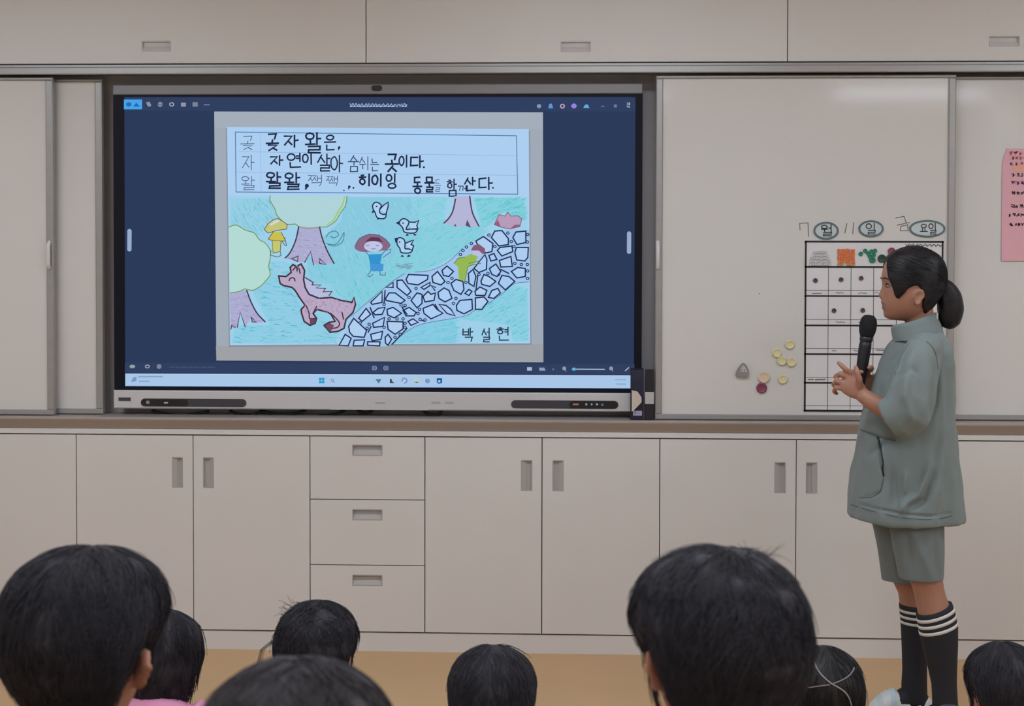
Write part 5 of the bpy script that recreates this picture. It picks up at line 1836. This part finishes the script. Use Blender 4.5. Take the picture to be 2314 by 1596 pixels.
# --- shorts
NS = [(1150, 2010, 2130), (1190, 2016, 2129), (1240, 2022, 2129), (1306, 2036, 2128)]
FS = [(1150, 1968, 2090), (1190, 1976, 2092), (1240, 1986, 2094), (1310, 1997, 2096)]
sh = []
for rws, dy, yb in ((NS, DN + .005, 1306), (FS, DF - .005, 1311)):
    m = leg_loft(rws, dy, .004, 1150, yb, steps=20, n=40)
    # hollow hem
    last = m.v[19 * 40:20 * 40]
    m.f.pop()
    c0 = Vector(last[0])
    cx_, cy_ = sum(p[0] for p in last) / 40, sum(p[1] for p in last) / 40
    o = len(m.v)
    inner = [(cx_ + (p[0] - cx_) * .86, cy_ + (p[1] - cy_) * .86, p[2]) for p in last]
    m.v += inner + [(p[0], p[1], p[2] + .05) for p in inner]
    for k in range(40):
        j = (k + 1) % 40
        m.f += [(19 * 40 + k, 19 * 40 + j, o + j, o + k), (o + k, o + j, o + 40 + j, o + 40 + k)]
    m.f.append(tuple(range(o + 40, o + 80)))
    sh.append(m)
SHC = [([(2048, 1195), (2056, 1250), (2062, 1300)], 6, -.006), ([(2060, 1190), (2080, 1245), (2100, 1300)], 7, .006), ([(2020, 1200), (2018, 1290)], 6, .004), ([(2110, 1200), (2116, 1300)], 6, -.004)]


def sdef(co, no):
    x, y = proj(co)
    f = np.clip((-no[:, 1] - .1) / .4, 0, 1)
    d = .003 * vnoise(co * np.array([20, 20, 9.0]), 8)
    for pts, w, h in SHC:
        d += 1.3 * h * crease(x, y, pts, w * 1.4) * f
    return co + no * d[:, None]


link('shorts', fuse(sh, .0042, 3, sdef), mat('shorts_grey_green', (114, 124, 125), .88, var=.05, scale=5, bump=.25, bscale=700, sheen=.15), girl, True)
# --- socks and shoes
SOCK, STRP = mat('sock_black', (30, 30, 38), .8, var=.06, scale=60), mat('sock_stripe_white', (215, 210, 206), .8)
for rws, dy, y0, y1, slope, stripes in ((LEGN, DN, 1375, 1620, .38, ((1385, 1392), (1400, 1407), (1415, 1422))), (LEGF, DF, 1367, 1588, -.10, ((1378, 1384), (1391, 1397), (1404, 1410)))):
    lm = leg_loft(rws, dy, .003, y0, y1, slope, steps=30)
    fm = foot(rws, dy, *((1976, 2097) if rws is LEGF else (2036, 2166)))
    lm.add(fm.v, fm.f)
    so = lm.build('sock', SOCK, girl, True, label='black knee sock with three white stripes')
    for a, b in stripes:
        k = 1 - (a - y0) / (y1 - y0)
        rg = leg_loft(rws, dy, .0042, a, b, slope * k, steps=3)
        rg.build('stripe', STRP, so, True)
SHW, SHT, SHS = mat('shoe_white', (206, 206, 204), .5), mat('shoe_teal', (182, 198, 204), .5), mat('shoe_sole', (176, 172, 166), .6)


def shoe(dy, toe, heel, top_px):
    base = empty('shoe', (0, 0, 0))
    base.parent = girl
    base.location = -girl.location
    rings = []
    L = []
    for k in range(15):
        t = k / 14
        px = heel + (toe - heel) * t
        x = G(px, 1580, dy).x
        h = np.interp(t, [0, .06, .2, .42, .6, .72, .86, .97, 1], [.045, .062, .058, .056, .083, .074, .052, .03, .02])
        w = np.interp(t, [0, .05, .2, .5, .75, .92, 1], [.016, .03, .036, .038, .045, .034, .014])
        rings.append([(x, GY + dy + w * math.copysign(abs(math.cos(a)) ** .8, math.cos(a)), .016 + (h - .016) * max(0, math.sin(a)) ** .7 if math.sin(a) > 0 else .014)
                      for a in [2 * math.pi * j / 24 for j in range(24)]])
        L.append((x, w))
    u = MB().loft(rings).build('upper', SHW, girl, True)
    bpy.data.objects.remove(base)
    sole = MB()
    sole.loft([[(x, GY + dy + (w + .004) * sx, z) for (sx, z) in ((-1, .001), (1, .001), (1, .018), (-1, .018))] for x, w in L])
    sole.build('shoe_sole', SHS, girl)
    for t0 in (.60, .80):
        st = []
        for k in (0, 1):
            t = t0 + .085 * k
            px = heel + (toe - heel) * t
            x = G(px, 1580, dy).x
            h = np.interp(t, [0, .06, .2, .42, .6, .72, .86, .97, 1], [.045, .062, .058, .056, .083, .074, .052, .03, .02]) + .002
            w = np.interp(t, [0, .05, .2, .5, .75, .92, 1], [.016, .03, .036, .038, .045, .034, .014]) + .0015
            st.append([(x, GY + dy + w * math.cos(a), .016 + (h - .016) * math.sin(a) ** .7) for a in np.linspace(.05, math.pi - .05, 16)])
        v = st[0] + st[1]
        MB().add(v, [(i, i + 1, i + 17, i + 16) for i in range(15)]).build('strap', SHT, u, True)


shoe(DF, 1962, 2106, 1556)
shoe(DN, 2022, 2172, 1590)

# --- microphone
mic = empty('microphone', tuple(mic1), label='black handheld microphone raised to the girl\'s mouth', cat='microphone')
MICB, MICH = mat('mic_black', (26, 24, 30), .45), mat('mic_foam', (22, 20, 26), .9, bump=.8, bscale=500)
MICR = mat('mic_ring', (66, 64, 70), .35, metal=.6)


def along(t0s, rad, n=24):
    side = mdir.cross(Vector((0, 1, 0))).normalized()
    w = mdir.cross(side)
    return [[mic0 + mdir * d + (side * math.cos(2 * math.pi * k / n) + w * math.sin(2 * math.pi * k / n)) * r for k in range(n)] for d, r in zip(t0s, rad)]


LM = (mic1 - mic0).length
MB().loft(along([-.006, -.004, .006, .02, .036, .05, .06, .068], [.004, .015, .0235, .0268, .0272, .0252, .0215, .0185])).build('head', MICH, mic, True)
MB().loft(along([.062, .068, .076, .080], [.0185, .0205, .0205, .0182])).build('ring', MICR, mic, True)
MB().loft(along([.078, .095, .14, LM * .8, LM, LM + .004], [.018, .0195, .0188, .0168, .0145, .008])).build('handle', MICB, mic, True)
# ------------------------------------------------------------------ seated pupils seen from behind
def capsule(a, b, r0, r1, flat=1.0):
    a, b = Vector(a), Vector(b)
    return MB().tube([a, a.lerp(b, .33), a.lerp(b, .67), b], [r0, r0 + (r1 - r0) * .33, r0 + (r1 - r0) * .67, r1], 16, flat)


def pupil(px, ytop, w_px, label, seat, turn=0.0, tilt=.15, table=BOY, thick=11.0, side=1.35, hair=None, n_str=2600, length=42, messy=1.0, shirt=(200, 200, 205), skin=None, collar=None,
          whorl=(-30, 8), roll=0.0, seed=1, ear_up=14.0, skinm=None, pants=(60, 64, 80), extra=None, lump=2.0, fat=.001, drop=.215, ear_out=3):
    hair = hair or HAIR
    wid = 2 * (53.5 + thick * side) * HS
    d = wid * FPX / w_px
    Y = d - CAM_D
    ppu = HS * FPX / d                          # pixels for one head unit
    c = U(px, ytop + (81.5 + thick) * ppu * .97, Y)
    f = Frame(c, math.pi / 2 + turn, tilt, 1.0, roll)
    root = empty('person', (c.x, Y, 0), label=label, cat='person', group='pupils watching from the front')
    zs = c.z - drop                             # shoulders
    body = [head_mesh(f, 48, 60), ear_mesh(f, 1, ear_up, 1.12, ear_out), ear_mesh(f, -1, ear_up, 1.12, ear_out)]
    x, y = c.x, Y - .02
    seat_z = seat + .085
    body.append(tube_path([(x, y + .012, c.z - .05), (x, y, c.z * .5 + zs * .5 - .01), (x, y - .012, zs + .02)], [.046, .044, .055]))
    hip = (x, y - .06, seat_z)
    tors = [(x, y - .012, zs + .02), (x, y - .02, zs - .03), (x, y - .03, (zs * .6 + seat_z * .4)), (x, y - .05, zs * .25 + seat_z * .75), hip]
    body.append(tube_path(tors, [.05, .085, .088, .088, .09], flat=[1.3, 1.45, 1.35, 1.3, 1.35], up=(1, 0, 0)))
    shirtp = [tube_path([(x, y - .010, zs + .038)] + tors[:-1] + [(x, y - .055, seat_z + .02)], [.05, .062, .098, .104, .104, .106], flat=[1.1, 1.3, 1.42, 1.34, 1.3, 1.34], up=(1, 0, 0))]
    pantp = [tube_path([(x, y - .05, seat_z + .05), hip], [.1, .1], flat=[1.3, 1.35], up=(1, 0, 0))]
    for s in (-1, 1):
        sho = (x + s * .115, y - .022, zs - .025)
        elb = (x + s * .142, y + .03, max(zs - .22, seat_z + .06))
        wri = (x + s * .07, y + .17, max(zs - .27, seat_z + .05) if seat > .2 else min(.27, zs - .01))
        body += [capsule(sho, elb, .036, .03), capsule(elb, wri, .029, .02), capsule(wri, (x + s * .04, y + .235, wri[2] + .004), .021, .022, .7)]
        for q in range(4):
            body.append(capsule((x + s * (.06 - q * .014), y + .24, wri[2] + .004), (x + s * (.045 - q * .014), y + .285 - abs(q - 1.5) * .006, wri[2] - .008), .0078, .0062))
        body.append(capsule((x + s * .03, y + .215, wri[2] + .008), (x + s * .012, y + .25, wri[2] + .02), .0088, .0068))
        shirtp.append(tube_path([(x + s * .085, y - .018, zs - .005), (x + s * .135, y - .02, zs - .045), elb], [.05, .056, .05], hollow=(.02, .85)))
        if seat > .2:
            kn = (x + s * .10, y + .30, seat_z - .01)
            an = (x + s * .10, y + .28, .09)
            toe = (x + s * .11, y + .40, .03)
        else:
            kn = (x + s * .08, y + .22, .27)
            an = (x + s * .075, y + .30, .06)
            toe = (x + s * .08, y + .41, .03)
        body += [capsule((x + s * .07, y - .04, seat_z), kn, .066, .046), capsule(kn, an, .045, .03), capsule(an, toe, .03, .022, .8)]
        pantp += [capsule((x + s * .07, y - .04, seat_z), kn, .078, .058), capsule(kn, Vector(kn).lerp(Vector(an), .85), .056, .044)]
    skinm = skinm or SKIN2
    link('body', fuse(body, .0055, 4), skinm, root, True)

    def cloth(sd):
        def fn(co, no):
            return co + no * (.004 * vnoise(co * 14.0 + 30, sd) + .002 * vnoise(co * 40.0 + 30, sd + 1))[:, None]
        return fn
    link('shirt', fuse(shirtp, .008, 4, cloth(seed)), mat('shirt_%d_%d_%d' % shirt, shirt, .85, bump=.2, bscale=500), root, True)
    link('trousers', fuse(pantp, .009, 4, cloth(seed + 2)), mat('trousers_%d_%d_%d' % pants, pants, .85, bump=.2, bscale=500), root, True)
    if collar:
        rings = []
        for (rr, z, dy) in ((.075, zs + .028, -.018), (.066, zs + .052, -.012), (.058, zs + .066, -.008), (.053, zs + .064, -.008), (.056, zs + .04, -.012)):
            rings.append([(x + rr * math.cos(2 * math.pi * k / 36), y + dy + .008 + rr * .92 * math.sin(2 * math.pi * k / 36), z) for k in range(36)])
        MB().loft(rings, False, False).build('collar', mat('collar_%d_%d_%d' % collar, collar, .8), root, True)
    h = link('hair', hair_shell(f, table, thick, lump, seed, side=side), hair, root, True)
    link('strands', strand_mesh(strands(f, table, thick, n_str, length, seed, messy, whorl, side=side), fat, fat * .45), hair, h, True, kind='stuff')
    if extra:
        extra(f, h, root, thick, side)
    return root


def wisps(n, base, out, seed, r=.0006):
    """loose hairs standing off: base and out as boxes in head units"""
    def fn(f, h, root, thick, side):
        g = np.random.default_rng(seed)
        S = []
        for _ in range(n):
            a = np.array([g.uniform(*b) for b in base])
            o = np.array([g.uniform(*b) for b in out])
            c = g.normal(0, 3, 3)
            S.append(f([a, a + o * .35 + c * .4, a + o * .7 + c, a + o + c * 1.8 + np.array([0, 0, -3])]))
        link('loose_hairs', strand_mesh(np.array(S), r, r * .4), h.data.materials[0], h, True, kind='stuff')
    return fn


def many(*fs):
    def fn(*a):
        for q in fs:
            q(*a)
    return fn


def curl(f, h, root, thick, side):
    pts = smooth_line([(-30.0, 52.0), (-36.0, 76.0), (-44.0, 86.0), (-60.0, 90.0)], 1)
    g = np.random.default_rng(4)
    S = []
    for _ in range(16):
        j = g.normal(0, 1.5, 3)
        S.append(f(np.array([(-28, 48, 20), (-30, 66, 26), (-32, 80, 14), (-32, 84, -6), (-32, 80, -18)]) + j + np.array([[0, 0, 0], [0, 0, 1], [0, 1, 0], [0, 2, -2], [0, 3, -5]]) * g.normal(0, 1)))
    link('curl', strand_mesh(np.array(S), .0005, .0002), h.data.materials[0], h, True, kind='stuff')


def partings(f, h, root, thick, side):
    PM = mat('scalp_parting', (150, 138, 132), .7)
    # partings run over the back of the head: (angle from the face, height)
    for line in ([(2.55, 66), (2.75, 50), (3.0, 36), (3.35, 20), (3.5, 0), (3.55, -24), (3.5, -50)], [(3.1, 34), (3.5, 44), (3.8, 54)], [(3.0, 32), (2.6, 28), (2.3, 24)]):
        q = smooth_line(line, 5)
        V = []
        for a, z in q:
            ph = math.acos(z / 81.5)
            p = head_surface(np.array([ph]), np.array([a]), False)
            nn = head_normal(p)
            V.append(tuple(f(p + nn * (thick * side_gain(p, nn, side)[:, None] + 2.0))[0]))
        MB().tube(V, .0018, 6, .5).build('parting', PM, h, True)


pupil(190, 1240, 374, 'dark haired pupil with the large head at the left edge, right ear showing', .47, turn=-.14, tilt=.1, seed=2, n_str=7000, length=40, shirt=(58, 56, 52), messy=.8,
      collar=(70, 66, 60), fat=.0009, pants=(50, 52, 60), thick=13, side=1.8, whorl=(12, 0), drop=.2, ear_out=18, ear_up=10)
pupil(1626, 1248, 402, 'dark haired pupil with the large head at the right, left ear and pale collar showing', .47, turn=.30, tilt=.1, seed=3, n_str=8000, length=46, shirt=(206, 206, 212), collar=(214, 212, 216), messy=1.1,
      whorl=(0, -22), fat=.0009, extra=many(wisps(60, ((-40, -15), (-34, -8), (84, 92)), ((-10, 10), (-16, 6), (1, 7)), 8, .0005)), lump=3, thick=13, side=1.85, drop=.165, ear_out=18, ear_up=22)
pupil(668, 1499, 480, 'pupil with blurred brown black hair cut off at the bottom, left of centre', .44, turn=.1, tilt=.1, seed=4, n_str=6000, length=60, messy=1.6, hair=HAIRB, shirt=(190, 180, 180), table=GIRLBACK,
      fat=.0009, extra=wisps(50, ((-40, 10), (-76, -60), (0, 40)), ((-8, 8), (-14, -3), (-14, 8)), 9), thick=12, side=1.5, whorl=(14, 4))
pupil(352, 1377, 172, 'pupil in pink behind the large head at the left, face turned right', 0.0, turn=-.95, tilt=.12, seed=5, n_str=2600, length=60, table=LONG, shirt=(236, 158, 196),
      thick=8, side=1.1, extra=wisps(16, ((30, 50), (-52, -46), (-20, 0)), ((-6, 8), (-6, 2), (-60, -30)), 10, .0005), drop=.105, ear_out=0,  whorl=(14, 0))
pupil(714, 1361, 188, 'pupil with tousled hair in front of the drawers, a curl sticking out left', 0.0, turn=-.12, tilt=.12, seed=6, n_str=3200, length=36, messy=2.2, shirt=(120, 110, 112), thick=10, side=1.3,
      extra=many(curl, wisps(60, ((-40, 10), (10, 50), (56, 86)), ((-6, 6), (4, 14), (2, 9)), 11, .0008)), lump=3, whorl=(12, 0))
pupil(1112, 1465, 208, 'pupil with a smooth round black head in the middle of the floor', 0.0, turn=.0, tilt=.15, seed=7, n_str=3200, length=38, messy=.6, shirt=(80, 84, 100), thick=11, side=1.5, lump=1, whorl=(16, 0))
pupil(1866, 1467, 172, 'pupil with pale partings between braids, beside the girl\'s legs', 0.0, turn=.05, tilt=.2, seed=8, n_str=1600, length=34, messy=.5, shirt=(210, 206, 200), table=GIRLBACK, thick=8, side=1.2,
      extra=partings, lump=1, hair=HAIRG, whorl=(16, 0))
pupil(2274, 1458, 172, 'pupil with black hair at the right bottom corner', 0.0, ear_out=-3, turn=.1, tilt=.15, seed=9, n_str=2600, length=38, messy=.7, shirt=(90, 96, 110), thick=10, side=1.3, lump=1, whorl=(16, 0))

# chairs under the three nearest pupils (below the frame)
WOOD, STEEL = mat('chair_wood', (190, 150, 104), .5), mat('chair_steel', (150, 152, 156), .35, metal=.8)
for o in [q for q in COL.objects if q.name.startswith('person') and q.get('label', '').find('large head') >= 0 or q.get('label', '').find('blurred brown') >= 0]:
    if o.location.y > -3.2:
        continue
    cx_, cy_ = o.location.x, o.location.y - .02
    sz = .47 if 'large' in o['label'] else .44
    side_w = 'left edge' if 'left edge' in o['label'] else ('right' if 'at the right' in o['label'] else 'bottom')
    r = empty('school_chair', (cx_, cy_, 0), label='wooden school chair under the %s' % ('large headed pupil at the left edge' if side_w == 'left edge' else 'large headed pupil at the right' if side_w == 'right' else 'pupil cut off at the bottom'), cat='chair', group='school chairs')
    MB().box(cx_ - .16, cx_ + .16, cy_ - .2, cy_ + .18, sz - .018, sz - .002).build('seat', WOOD, r)
    MB().box(cx_ - .155, cx_ + .155, cy_ - .235, cy_ - .22, sz + .2, sz + .33).build('backrest', WOOD, r)
    for sx in (-1, 1):
        MB().tube([(cx_ + sx * .145, cy_ - .20, .01), (cx_ + sx * .145, cy_ - .21, sz), (cx_ + sx * .145, cy_ - .212, sz + .32)], .011, 8).build('leg', STEEL, r, True)
        MB().tube([(cx_ + sx * .145, cy_ + .16, .01), (cx_ + sx * .145, cy_ + .15, sz - .025)], .011, 8).build('leg', STEEL, r, True)
